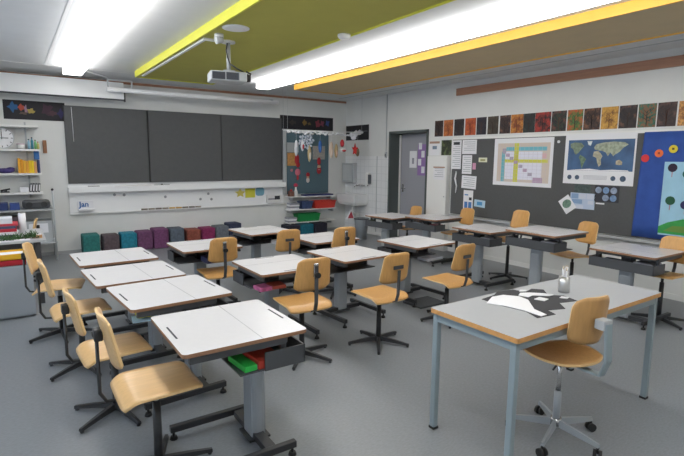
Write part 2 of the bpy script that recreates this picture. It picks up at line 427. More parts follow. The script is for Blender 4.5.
cols = [(120, 112, 100), (150, 142, 128), (198, 160, 82), (210, 170, 90), (128, 122, 110), (110, 106, 100), (160, 152, 140)]
names = ['brown', 'grey', 'ochre', 'gold', 'olive', 'charcoal', 'beige']
poss = ['first from the left', 'second from the left', 'third from the left', 'fourth from the left', 'fifth from the left', 'sixth from the left', 'seventh from the left', 'eighth from the left', 'last on the right']
for i in range(9):
    x = -4.60+i*.125; k = [0, 1, 0, 1, 3, 2, 4, 5, 6][i]
    simple('chalk_stick', MB().tube([(x, -.036, .7045), (x+.108, -.036, .704)], .015, 8), flat('chalk_%d' % k, cols[k]), '%s chalk stick on the low board lip, %s' % (names[k], poss[i]), 'chalk', 'chalk sticks on the low whiteboard')
mg = [(-5.04, .99, 'first of the leftmost pair'), (-4.88, .98, 'second of the leftmost pair'), (-4.16, .92, 'alone in the middle'), (-3.49, .85, 'lower left of the three right of centre'), (-3.33, .95, 'uppermost of the three right of centre'), (-3.27, .84, 'lower right of the three right of centre')]
for x, z, s_ in mg:
    simple('round_magnet', MB().cyl(0, 0, 0, .012, .026, .022, 14, M=Matrix.Translation((x, -.021, z)) @ Matrix.Rotation(PI/2, 4, 'X')), mat('grey_magnet', (150, 152, 156), .4), 'grey magnet on the low whiteboard, '+s_, 'magnet', 'grey magnets on the low whiteboard')
simple('yellow_card', B(-2.55, -2.33, -.026, -.0205, .84, 1.03), flat('card_yellow', (214, 208, 70)), 'square yellow card on the low whiteboard between star and bird', 'card')
simple('yellow_star', MB().prism([(.12*math.cos(PI/2+i*PI/5)*(1 if i % 2 == 0 else .5), .10*math.sin(PI/2+i*PI/5)*(1 if i % 2 == 0 else .5)) for i in range(10)], 0, .004, M=Matrix.Translation((-2.66, -.021, .94)) @ Matrix.Rotation(PI/2, 4, 'X')), flat('star_yellow', (204, 190, 96)), 'pale yellow paper star left of the yellow card', 'paper star')
simple('blue_card', MB().prism(rrect(-.1, .1, -.08, .10, .06), 0, .004, M=Matrix.Translation((-2.22, -.021, .95)) @ Matrix.Rotation(PI/2, 4, 'X')), flat('card_blue', (120, 168, 190)), 'rounded light blue card on the low whiteboard right of yellow card', 'card')
t = thing('wire_basket', 'small white letter basket on the low whiteboard at its right end', 'basket', (-1.92, -.05, .72))
b = MB(); b.box(-.16, .16, -.04, .028, 0, .012).box(-.16, .16, -.042, -.036, 0, .06).box(-.16, -.152, -.04, .028, 0, .16).box(.152, .16, -.04, .028, 0, .16); b.build('basket', M_white, t)
B(-.12, .12, -.02, .0, .012, .09).build('papers', M_ink, t)
B(.02, .14, -.034, -.026, .05, .14).build('dark_card', M_inkd, t)

# long dark picture strips above
def picture(name, x0, x1, z0, z1, blobs, label, wall='b'):
    t = thing(name, label, 'picture', ((x0+x1)/2, 0, z0) if wall == 'b' else (0, (x0+x1)/2, z0))
    c = (x0+x1)/2
    if wall == 'b': B(x0-c, x1-c, -.006, -.0005, 0, z1-z0).build('sheet', flat('black_card', (34, 33, 38), .7), t)
    else: B(-.006, -.0005, x0-c, x1-c, 0, z1-z0).build('sheet', flat('black_card', (34, 33, 38), .7), t)
    for k, (x, z, rx, rz, colr) in enumerate(blobs):
        n = 12; pts = []
        for i in range(n):
            rr = 1+.28*math.sin(i*2.3+k)+.15*math.cos(i*4.1+k*2)
            pts.append((rx*rr*math.cos(2*PI*i/n), rz*rr*math.sin(2*PI*i/n)))
        if wall == 'b': M = Matrix.Translation((x-c, -.0062, z-z0)) @ Matrix.Rotation(PI/2, 4, 'X')
        else: M = Matrix.Translation((-.0062, x-c, z-z0)) @ Matrix(((0, 0, -1, 0), (-1, 0, 0, 0), (0, 1, 0, 0), (0, 0, 0, 1)))
        MB().prism(pts, 0, .0015+.0004*k, M=M).build('painted_shape', flat('paint_%d_%d_%d' % colr, colr), t)
    return t
picture('painted_strip', -6.57, -5.72, 2.24, 2.54, [(-6.44, 2.43, .06, .07, (42, 92, 140)), (-6.33, 2.43, .04, .05, (170, 74, 56)), (-6.27, 2.40, .02, .07, (150, 120, 140)), (-6.2, 2.38, .05, .04, (168, 150, 78)), (-6.3, 2.34, .06, .02, (96, 78, 70)), (-5.97, 2.41, .08, .09, (64, 38, 54)), (-5.9, 2.36, .06, .04, (74, 46, 56)), (-5.78, 2.36, .05, .07, (44, 40, 84))], 'black painted paper strip with a bright blue blot above the corner shelves')
picture('painted_strip', -1.72, -.37, 2.285, 2.575, [(-1.42, 2.43, .08, .05, (58, 50, 48)), (-1.12, 2.44, .05, .06, (122, 96, 48)), (-1.0, 2.42, .04, .03, (96, 82, 50)), (-.78, 2.43, .06, .08, (124, 52, 66)), (-.66, 2.44, .05, .06, (120, 60, 80)), (-.52, 2.45, .05, .06, (52, 74, 132))], 'black painted paper strip with dull colours above the teal pinboard')
picture('cloud_picture', -.88, -.01, 2.08, 2.41, [(-.42, 2.23, .17, .06, (214, 214, 218)), (-.55, 2.25, .12, .05, (200, 200, 206)), (-.74, 2.27, .10, .010, (96, 98, 100))], 'black picture with a white cloud on the tiled wall corner', 'r')

# teal pinboard between blackboard and washbasin
t = thing('teal_pinboard', 'tall teal pinboard with a grey metal post beside the washbasin corner', 'pinboard', (-1.05, 0, .88))
B(-.52, .55, -.02, -.001, 0, 1.36).build('felt_board', M_teal, t)
B(-.63, -.56, -.06, -.001, .0, 1.38).build('side_post', M_grey, t)
def orn(name, x, z, label, shapes, y=-.021):
    t = thing(name, label, 'decoration', (x, y, z))
    for pn, dx, dz, rx, rz, colr in shapes:
        MB().ball((dx, -.011, dz), 1, sx=rx, sy=.010, sz=rz, sub=2).build(pn, flat('felt_%d_%d_%d' % colr, colr), t)
    return t
RED, WH, SKN = (176, 44, 52), (222, 216, 214), (206, 170, 140)
orn('santa_ornament', -1.05, 1.10, 'red and white paper santa with a white beard low on the teal pinboard', [('hat', 0, .20, .05, .05, RED), ('face', 0, .14, .035, .03, SKN), ('beard', 0, .08, .045, .06, WH)])
orn('santa_ornament', -.76, 1.36, 'tall red paper santa right of the bearded one on the teal board', [('hat', 0, .24, .05, .09, RED), ('face', 0, .12, .05, .04, SKN), ('coat', 0, .03, .06, .08, RED), ('belt', 0, .05, .05, .015, WH)])
orn('pink_flower_ornament', -1.31, 1.24, 'round pink flower ornament above the white vase on the teal board', [('petals', 0, .12, .07, .08, (214, 120, 138)), ('stem', 0, .0, .03, .06, RED)])
orn('red_bow_ornament', -1.33, 1.52, 'red bow ornament over the orange picture on the teal board', [('bow', 0, .12, .06, .12, RED), ('ribbon', .03, .0, .05, .06, RED)])
orn('pink_star_ornament', -1.46, 1.36, 'tiny pink star at the left of the teal pinboard', [('star', 0, .04, .035, .035, (196, 128, 136))])
simple('orange_picture', B(-1.56, -1.34, -.025, -.0205, 1.50, 1.78), flat('orange_paint', (206, 152, 90), var=.3, scale=20), 'orange children\'s drawing pinned at the left of the teal board', 'picture')
simple('white_sheet', B(-1.57, -1.28, -.025, -.0205, 1.79, 2.0), M_grey, 'pale grey sheet pinned above the orange drawing', 'paper')
simple('pale_drawing', B(-.92, -.60, -.025, -.0205, 1.64, 1.94), mat('speckled_paper', (170, 166, 160), .8, var=.25, scale=30), 'speckled pale drawing pinned at the upper right of the teal board', 'picture')

# garland hung on wires in front
t = thing('snow_garland', 'white cotton snow garland on a bar hung by wires near the washbasin corner', 'garland', (-1.22, -1.0, 2.19))
MB().tube([(-.95, 0, .0), (.94, 0, .03)], .008, 8).build('bar', M_enamel, t)
for x in (-.94, -.85, .93): MB().tube([(x, 0, .0), (x, 0, H-2.19)], .0025, 5).build('wire', M_grey, t)
c_ = MB(); rr = random.Random(3)
for i in range(34):
    x = -.85+1.6*i/33; c_.ball((x, rr.uniform(-.03, .03), -.02+rr.uniform(-.03, .01)), rr.uniform(.022, .04), sz=.8, sub=1)
for i in range(8): c_.ball((.72+rr.uniform(-.13, .13), rr.uniform(-.04, .04), -.05+rr.uniform(-.04, .03)), .045, sub=1)
c_.build('cotton_snow', mat('cotton_white', (224, 225, 230), .95), t)
c_ = MB()
for i in range(26):
    a = i*2.4; r_ = .03*math.sqrt(i); c_.ball((-.43+1.1*r_*math.cos(a), rr.uniform(-.02, .02), -.19+r_*math.sin(a)), rr.uniform(.026, .036), sub=1)
c_.build('cotton_cluster', mat('pale_cotton', (176, 184, 196), .95), t)
HG = [(-1.88, 1.86, (196, 198, 204), (170, 176, 186), 'silver white', 'leftmost', .045, .16), (-1.74, 1.92, (204, 206, 212), (190, 60, 66), 'white and red', 'second from the left', .04, .12), (-1.58, 1.76, (178, 160, 120), (210, 204, 190), 'gold and cream', 'third from the left', .045, .17), (-1.33, 1.90, (44, 92, 160), (60, 110, 176), 'bright blue', 'right of the gold one', .04, .13), (-1.06, 1.84, (200, 178, 158), (216, 196, 180), 'beige', 'in the middle', .05, .17), (-.94, 1.82, (170, 150, 110), (206, 172, 150), 'gold and pink', 'right of the beige one', .045, .15), (-.79, 1.98, (170, 42, 50), (196, 60, 66), 'red', 'over the white one', .05, .08), (-.76, 1.84, (224, 220, 218), (200, 60, 60), 'white with a red rim', 'under the red one', .09, .05), (-.46, 1.86, (196, 40, 44), (206, 60, 56), 'scarlet', 'near the right end', .05, .14), (-.39, 1.80, (128, 110, 84), (110, 98, 80), 'brown green', 'rightmost', .05, .09)]
for i, (x, z, c1, c2, nm, ps, rx, rz) in enumerate(HG):
    t = thing('hanging_ornament', '%s ornament hanging from the snow garland, %s' % (nm, ps), 'ornament', (x, -1.0, z-rz), group='ornaments hanging from the garland')
    if i == 8:
        MB().prism([(.085*math.cos(PI/2+k*PI/5)*(1 if k % 2 == 0 else .42), .13*math.sin(PI/2+k*PI/5)*(1 if k % 2 == 0 else .42)) for k in range(10)], -.01, .01, M=Matrix.Translation((0, 0, rz)) @ Matrix.Rotation(PI/2, 4, 'X')).build('ornament_body', flat('orn_%d' % i, c1), t)
    else: MB().ball((0, 0, rz), 1, sx=rx, sy=.025, sz=rz, sub=2).build('ornament_body', flat('orn_%d' % i, c1), t)
    MB().ball((.006, -.012, rz*.75), 1, sx=rx*.6, sy=.022, sz=rz*.5, sub=2).build('ornament_middle', flat('ornm_%d' % i, c2), t)
    top = 2.19-z+rz-.03
    MB().tube([(0, 0, 2*rz-.01), (0, 0, top+.02)], .002, 5).build('thread', M_paper, t)

# shelves under the teal pinboard
SH = []
for i, (z, x0, x1, nm) in enumerate(((.84, -1.60, -.46, 'topmost'), (.555, -1.64, -.40, 'middle'), (.28, -1.66, -.45, 'lowest'))):
    t = thing('wall_shelf', 'white wall shelf under the teal pinboard, %s of three' % nm, 'shelf', ((x0+x1)/2, 0, z-.03), group='shelves under the teal pinboard')
    c = (x0+x1)/2
    B(x0-c, x1-c, -.26, -.013, .01, .03).build('board', M_white, t)
    for x in (x0-c+.08, x1-c-.08): B(x-.01, x+.01, -.2, -.013, -.05, .01).build('bracket', M_grey, t)
simple('blue_folder', B(-1.24, -.50, -.24, -.04, .841, .872, bev=.005), flat('navy_plastic', (44, 52, 104), .4), 'flat navy blue folder on the top shelf under the teal board', 'folder')
t = thing('flower_vase', 'white vase standing on the top shelf in front of the teal board', 'vase', (-1.42, -.14, .841))
MB().lathe(0, 0, [(.03, 0), (.045, .04), (.04, .10), (.018, .16), (.022, .2)], 14).build('vase_body', M_white, t)
MB().ball((0, 0, .24), .05, sz=.8).build('blossom', flat('rose_red', (196, 62, 92)), t)
t = thing('nativity_figures', 'small brown box of figures on the top shelf left of the vase', 'figurine', (-1.54, -.14, .841))
B(-.05, .05, -.05, .05, 0, .11).build('box', flat('brown_box', (120, 84, 70), var=.4, scale=30), t); MB().ball((0, -.01, .13), .03).build('figure', flat('fig_red', (150, 56, 56)), t)
def tub(name, x0, x1, y0, y1, z, h, m, label, cat='tub', dx=.03, inner=None, group=None):
    t = thing(name, label, cat, ((x0+x1)/2, (y0+y1)/2, z), group=group); w_, d_ = (x1-x0)/2, (y1-y0)/2
    b = bmesh.new(); n = []
    def ring(w1, d1, z1): return [b.verts.new(p) for p in ((-w1, -d1, z1), (w1, -d1, z1), (w1, d1, z1), (-w1, d1, z1))]
    R = [ring(w_-dx, d_-dx*.6, 0), ring(w_, d_, h), ring(w_-.012, d_-.012, h), ring(w_-dx-.01, d_-dx*.6-.01, .01)]
    for a in range(3):
        for i in range(4): b.faces.new((R[a][i], R[a][(i+1) % 4], R[a+1][(i+1) % 4], R[a+1][i]))
    b.faces.new(R[0][::-1]); b.faces.new(R[3])
    mb = MB(); mb.merge(b); mb.build('tub_body', m, t)
    q = MB(); q.box(-w_-.008, w_+.008, -d_-.008, -d_+.004, h-.014, h).box(-w_-.008, w_+.008, d_-.004, d_+.008, h-.014, h).box(-w_-.008, -w_+.004, -d_, d_, h-.014, h).box(w_-.004, w_+.008, -d_, d_, h-.014, h); q.build('rim', m, t)
    if inner: MB().box(-w_+dx, w_-dx, -d_+dx, d_-dx, .011, h*.8).build('contents', inner, t)
    return t
tub('storage_tub', -1.00, -.44, -.26, -.03, .556, .17, flat('red_plastic', (204, 58, 46), .35), 'red plastic tub on the middle shelf under the teal board')
tub('storage_tub', -1.43, -.86, -.26, -.03, .281, .17, flat('green_plastic', (34, 140, 74), .35), 'green plastic tub on the lowest shelf under the teal board')
tub('storage_tub', -1.33, -1.04, -.24, -.03, .556, .17, flat('steelblue_plastic', (64, 80, 120), .4, var=.3, scale=20), 'dark blue tub on the middle shelf left of the red tub')
t = thing('paper_stack', 'white paper stack on the middle shelf left of the blue tub', 'paper', (-1.50, -.14, .556))
for k in range(4): B(-.11+.006*k, .11+.004*k, -.09, .09, .035*k, .035*k+.033).build('bundle', [M_paper, M_ink][k % 2], t)
t = thing('paper_stack', 'pale paper stack on the lowest shelf left of the green tub', 'paper', (-1.56, -.14, .281))
for k in range(3): B(-.09, .10+.01*k, -.09, .09, .035*k, .035*k+.033).build('bundle', [M_ink, M_paper][k % 2], t)

# foam cube seats along the wall
CUB = [(-5.49, .34, 'teal', (46, 116, 112)), (-5.18, .31, 'grey brown', (92, 80, 84)), (-4.89, .32, 'turquoise blue', (34, 122, 144)), (-4.62, .33, 'purple', (106, 66, 100)), (-4.345, .36, 'mottled plum', (112, 66, 104)), (-4.05, .345, 'slate grey', (88, 98, 110)), (-3.74, .30, 'rust brown', (138, 74, 60)), (-3.45, .31, 'magenta', (132, 42, 88)), (-3.175, .325, 'mid grey', (104, 110, 118)), (-2.905, .365, 'navy blue', (50, 58, 84)), (-1.58, .32, 'charcoal', (44, 46, 60)), (-1.24, .34, 'petrol blue', (24, 104, 122)), (-.88, .33, 'black', (42, 42, 56))]
for i, (x, h, nm, c3) in enumerate(CUB):
    hw = .13 if i < 10 else .16; 
    if i == 4: y0 = -.37
    else: y0 = -.34
    if i >= 10: h = .23
    o = MB().box(x-hw, x+hw, y0, -.03, 0, h, bev=.02).build('foam_cube', mat('cube_%d' % i, c3, .9, var=.28, scale=30))
    recentre(o); tag(o, '%s foam cube seat on the floor along the blackboard wall%s' % (nm, ', below the shelves' if i > 9 else ''), 'cube seat', 'foam cubes along the blackboard wall')

# ------------------------------------------------------------ left corner: shelves, desk, rack
for z, nm in ((2.14, 'topmost'), (1.77, 'second from the top'), (1.39, 'third from the top'), (1.085, 'lowest')):
    t = thing('wall_shelf', 'white wall shelf left of the blackboard, %s of four' % nm, 'shelf', (-6.8, 0, z-.03), group='corner wall shelves')
    B(-.7, .67, -.25, -.016, .0, .03).build('board', M_white, t)
    for x in (.5, -.3): MB().prism([(-.22, -.004), (-.02, -.004), (-.02, -.07)], -.006, .006, M=Matrix.Translation((x, 0, 0)) @ Matrix(((0, 0, 1, 0), (1, 0, 0, 0), (0, 1, 0, 0), (0, 0, 0, 1)))).build('bracket', M_grey, t)
for x, s_ in ((-6.3, 'right'), (-7.1, 'left')):
    simple('shelf_rail', B(x-.012, x+.012, -.0155, -.0005, 1.0, 2.2), M_grey, 'slim grey upright rail behind the corner shelves, %s' % s_, 'shelf rail', 'shelf rails in the corner')
t = thing('wall_clock', 'round white clock showing three o\'clock leaning on a corner shelf', 'clock', (-6.62, -.13, 1.771))
RX = Matrix.Translation((0, 0, .165)) @ Matrix.Rotation(PI/2, 4, 'X')
MB().cyl(0, 0, -.02, .02, .163, n=36, M=RX).build('clock_case', M_grey, t)
MB().cyl(0, 0, .0205, .023, .152, n=36, M=RX).build('clock_face', M_paper, t)
q = MB()
for k in range(12):
    R_ = RX @ Matrix.Rotation(k*PI/6, 4, 'Z'); q.box(-.005, .005, .118, .145, .0231, .0245, M=R_)
q.build('hour_marks', M_black, t)
q = MB(); q.box(-.005, .005, -.02, .115, .0246, .027, M=RX); q.build('minute_hand', M_black, t)
q = MB(); q.box(-.015, .085, -.006, .006, .0246, .0265, M=RX); q.build('hour_hand', M_black, t)
t = thing('white_mug', 'white tub with a pinkish rim beside the clock on the corner shelf', 'container', (-6.38, -.13, 1.771))
MB().lathe(0, 0, [(.05, 0), (.055, .06), (.055, .07)], 18).build('tub_body', M_white, t); MB().cyl(0, 0, .07, .085, .056).build('lid', flat('pink_lid', (206, 176, 190)), t)
bt = [(-6.27, .16, (150, 190, 214), 'pale blue'), (-6.225, .19, (60, 130, 150), 'teal'), (-6.18, .15, (120, 180, 120), 'light green'), (-6.145, .12, (200, 190, 120), 'yellowish')]
for i, (x, h, c3, nm) in enumerate(bt):
    t = thing('small_bottle', '%s bottle standing on the shelf right of the clock' % nm, 'bottle', (x, -.12, 1.771), group='bottles beside the clock')
    MB().lathe(0, 0, [(.018, 0), (.018, h*.7), (.008, h*.8), (.008, h*.9)], 12).build('bottle_body', flat('bt_%d' % i, c3, .3), t)
    MB().cyl(0, 0, h*.9, h, .010).build('cap', flat('cap_%d' % i, [(40, 60, 60), (70, 50, 40), (50, 60, 40), (200, 80, 60)][i]), t)
simple('wooden_ruler_block', B(-6.075, -6.02, -.03, -.0005, 1.71, 1.92, bev=.006), mat('brown_wood_block', (150, 104, 74), .5, var=.2), 'small brown wooden board hanging right of the corner shelves', 'wooden board')
cs = [(232, 168, 50), (226, 154, 40), (236, 178, 60), (228, 160, 60), (238, 196, 40), (240, 204, 46), (220, 160, 110)]
nn = ['leftmost, tall', 'second from the left', 'third from the left', 'fourth from the left', 'fifth from the left, lemon', 'sixth from the left, lemon', 'rightmost, peach']
for i in range(7):
    x = -6.44+i*.036; hh = [.235, .215, .2, .19, .2, .2, .18][i]
    simple('yellow_binder', B(x, x+.033, -.23, -.03, 1.391, 1.391+hh, bev=.003), flat('binder_%d' % i, cs[i]), 'yellow orange binder on the corner shelf, %s' % nn[i], 'binder', 'yellow binders on the corner shelf')
simple('blue_binder', B(-6.175, -6.145, -.23, -.03, 1.391, 1.60), flat('darkblue_b', (60, 66, 110)), 'narrow dark blue book right of the yellow binders', 'book')
simple('blue_poster_tube', B(-6.215-.0, -6.14, -.15, -.08, 1.605, 1.74, bev=.01), flat('mid_blue', (58, 112, 176)), 'bright blue box tilted above the dark blue book', 'box')
simple('purple_bag', MB().ball((-6.62, -.13, 1.43), 1, sx=.14, sy=.08, sz=.04, sub=3).ball((-6.54, -.13, 1.455), 1, sx=.06, sy=.05, sz=.03, sub=3), mat('purple_cloth', (76, 66, 126), .9, var=.4, scale=18), 'crumpled purple cloth pouch left of the yellow binders', 'pouch')
simple('white_box', B(-6.44, -6.32, -.2, -.06, 1.086, 1.16, bev=.004), M_paper, 'small white box on the lowest corner shelf', 'box')
for i in range(4):
    x = -6.30+i*.038
    t = thing('striped_binder', 'grey spined booklet on the lowest corner shelf, %s' % ['leftmost of four', 'second of four', 'third of four', 'rightmost of four'][i], 'booklet', (x, -.13, 1.086), group='grey booklets on the lowest corner shelf')
    MB().box(-.013, .013, -.09, .09, 0, .14, M=Matrix.Rotation(math.radians(7), 4, 'Y')).build('cover', flat('slate_cov', (96, 98, 100)), t)
    MB().box(-.008, .008, -.0925, -.09, .02, .12, M=Matrix.Rotation(math.radians(7), 4, 'Y')).build('spine_label', M_paper, t)
t = thing('desk_lamp_head', 'black hole punch on the left of the lowest corner shelf', 'hole punch', (-6.63, -.14, 1.086))
B(-.07, .05, -.04, .04, 0, .02).build('base', M_black, t); MB().box(-.06, .07, -.02, .02, .03, .055, M=Matrix.Rotation(-.2, 4, 'Y')).build('lever', M_rub, t); B(-.02, .02, -.03, .03, .02, .04).build('spring_block', M_black, t)

# metal rack with radio bag
t = thing('metal_rack', 'light steel rack standing against the wall behind the teacher\'s corner desk', 'rack', (-6.6, -.32, 0))
for x in (-.6, .58):
    for y in (-.22, .26):
        MB().tube([(x, y, 0), (x, y, .86 if x < 0 or y > 0 else 1.12)], .013, 8).build('post', M_grey, t)
for z in (.30, .83): B(-.62, .60, -.23, .27, z-.02, z).build('rack_shelf', M_grey, t)
MB().ball((.58, -.22, 1.14), .02).build('post_knob', M_black, t)
t = thing('radio_bag', 'dark grey cassette radio lying on the steel rack', 'radio', (-6.24, -.32, .831))
MB().box(-.19, .19, -.09, .09, 0, .14, bev=.04).build('radio_body', M_dark, t)
for x in (-.1, .1): MB().cyl(0, 0, 0, .006, .045, n=18, M=Matrix.Translation((x, -.09, .07)) @ Matrix.Rotation(PI/2, 4, 'X')).build('speaker_grille', M_black, t)
for i, (x, c3, nm) in enumerate(((-6.53, (48, 70, 130), 'blue'), (-6.68, (40, 56, 104), 'dark navy'), (-6.84, (60, 96, 150), 'mid blue'))):
    simple('blue_box', B(x-.065, x+.065, -.46, -.2, .831, .93+.01*i, bev=.006), flat('bbox_%d' % i, c3), '%s storage box on the steel rack left of the radio' % nm, 'box', 'blue boxes on the steel rack')
for i, (x, z, nm) in enumerate(((-6.30, .78, 'right'), (-6.52, .79, 'left'))):
    pass
t = thing('white_carton', 'pale carton on the lower deck of the steel rack', 'carton', (-6.25, -.3, .301))
B(-.2, .2, -.16, .16, 0, .34).build('carton', M_grey, t); B(-.12, .14, -.165, -.16, .15, .3).build('carton_label', M_paper, t)
t = thing('dark_carton', 'dark box on the lower deck of the steel rack, left of the pale carton', 'carton', (-6.66, -.3, .301))
B(-.16, .16, -.16, .16, 0, .42).build('carton', flat('dark_maroon', (84, 70, 78)), t); B(-.1, .1, -.165, -.16, .25, .3).build('carton_label', flat('tomato', (180, 60, 60)), t)

# teacher's corner desk with clutter
t = thing('corner_desk', 'long pale desk covered with clutter in the left corner', 'desk', (-6.95, -2.75, 0))
D0 = [(-.7, -.4), (.70, -.4), (.70, .62), (-.7, .62)]
MB().prism(rrect(-.75, .68, -.42, .60, .02), .715, .74, M_lamg, M_grey).build('desktop', None, t)
B(-.7, .55, -.36, -.33, .60, .714).build('apron', M_dark, t)
for x in (-.68, .60):
    for y in (-.34, .52): B(x-.025, x+.025, y-.025, y+.025, 0, .714).build('leg', M_dark, t)
t = thing('drawer_cabinet', 'low light grey cabinet standing in front of the corner desk', 'cabinet', (-6.93, -3.45, 0))
B(-.5, .50, -.13, .22, .01, .55).build('body', mat('cabinet_grey', (150, 156, 162), .5), t)
B(-.5, .50, -.145, -.13, .03, .54).build('front_panel', mat('cabinet_grey_front', (158, 164, 170), .5), t)
def tray(x0, x1, y0, y1, z, h, m, label, name='letter_tray'):
    t = thing(name, label, 'tray', ((x0+x1)/2, (y0+y1)/2, z)); w_, d_ = (x1-x0)/2, (y1-y0)/2
    q = MB(); q.box(-w_, w_, -d_, d_, 0, .008).box(-w_, w_, -d_, -d_+.008, 0, h).box(-w_, w_, d_-.008, d_, 0, h).box(-w_, -w_+.008, -d_, d_, 0, h).box(w_-.008, w_, -d_, d_, 0, h); q.build('tray_body', m, t)
    B(-w_+.02, w_-.02, -d_+.02, d_-.02, .009, h*.7).build('papers', M_paper, t)
tray(-7.3, -6.48, -3.57, -3.27, .551, .058, flat('red_tray', (176, 34, 44), .4), 'long red paper tray on the low grey cabinet')
tray(-7.3, -6.48, -3.57, -3.27, .610, .062, flat('yellow_tray', (228, 176, 40), .4), 'long yellow paper tray stacked on the red tray')
Z = .7405
t = thing('kitchen_roll', 'tall white paper roll standing on the corner desk', 'paper roll', (-6.475, -2.80, Z))
MB().cyl(0, 0, 0, .27, .037, n=20).build('roll', M_paper, t); MB().cyl(0, 0, .27, .274, .015).build('core', flat('core_grey', (170, 165, 155)), t)
for i, (x, y, z, w1, h1, c3, nm) in enumerate(((-6.66, -2.85, Z, .22, .05, (60, 60, 70), 'dark grey folder at the bottom of the desk stack'), (-6.65, -2.85, Z+.051, .24, .03, (214, 210, 214), 'white folder second in the desk stack'), (-6.66, -2.85, Z+.082, .25, .035, (178, 40, 56), 'red binder in the middle of the desk stack'), (-6.66, -2.85, Z+.118, .23, .03, (70, 76, 100), 'slate folder under the topmost red one'), (-6.64, -2.85, Z+.149, .24, .025, (184, 52, 66), 'red folder near the top of the desk stack'), (-6.67, -2.85, Z+.175, .2, .06, (206, 208, 214), 'white paper pile topping the desk stack'))):
    simple('folder', B(x-w1/2, x+w1/2, y-.12, y+.13, z, z+h1, bev=.003), flat('fold_%d' % i, c3), nm, 'folder', 'folders stacked on the corner desk')
t = thing('fir_branch', 'green fir sprigs lying along the edge of the corner desk', 'fir branch', (-6.50, -3.05, Z))
lf = MB(); rr = random.Random(5)
for i in range(150):
    x = rr.uniform(-.19, .17); y = rr.uniform(-.05, .07)+.1*math.sin(x*12)*.4; a = rr.uniform(0, 2*PI); L = rr.uniform(.025, .05)
    lf.tube([(x, y, .008+rr.uniform(0, .02)), (x+L*math.cos(a), y+L*math.sin(a), .014+rr.uniform(0, .075))], [.005, .002], 4)
lf.build('needles', flat('fir_green', (58, 92, 52), .8), t)
MB().tube([(-.2, 0, .008), (-.05, .02, .012), (.1, -.01, .012), (.17, 0, .008)], .005, 6).build('twig', flat('twig_brown', (90, 70, 50)), t)
t = thing('candle_stand', 'small wooden block with a light top on the right end of the corner desk', 'box', (-6.33, -2.98, Z))
B(-.03, .03, -.04, .04, 0, .035).build('block', mat('pale_wood_block', (204, 160, 110), .5), t); B(-.024, .024, -.034, .034, .035, .04).build('pad', M_paper, t)
simple('paper_sheets', B(-6.72, -6.42, -3.15, -2.99, Z, Z+.008), M_paper, 'loose white sheets at the front edge of the corner desk', 'paper')

# ------------------------------------------------------------ right wall
def on_r(name, y0, y1, z0, z1, m, label=None, cat=None, th=.006, x=-.0005, group=None, parent=None, rot=0):
    """a flat thing on the pinboard wall, y0 is its left edge (larger y)"""
    cy, cz = (y0+y1)/2, (z0+z1)/2; w_, h_ = abs(y0-y1)/2, abs(z1-z0)/2
    mb = MB().box(-th, 0, -w_, w_, -h_, h_, M=Matrix.Rotation(math.radians(rot), 4, 'X'))
    if parent is None:
        o = mb.build(name, m, loc=(x, cy, cz)); return tag(o, label, cat, group)
    return mb.build(name, m, parent, loc=(x, cy, cz))
t = thing('pinboard', 'wide dark grey pinboard covering the right wall', 'pinboard', (0, -5.6, .70))
B(-.022, -.0005, -2.4, 2.24, 0, 1.31).build('felt_panel', M_pin, t)
B(-.026, -.0005, -2.4, 2.24, 1.31, 1.345).build('top_rail', M_white, t)
simple('wall_ledge', B(-.075, -.0125, YF+.05, -3.38, .655, .69), mat('ledge_grey', (176, 178, 180), .5), 'long pale ledge running under the pinboard', 'ledge')
t = thing('white_cupboard', 'narrow white wall cupboard standing between door and pinboard', 'cupboard', (-.06, -3.085, .0))
B(-.05, .0475, -.235, .255, .0, 1.72).build('body', M_white, t); B(-.056, -.05, -.225, .245, .03, 1.70).build('door', M_white, t)
MB().ball((-.066, -.20, 1.0), .012).build('knob', M_grey, t)

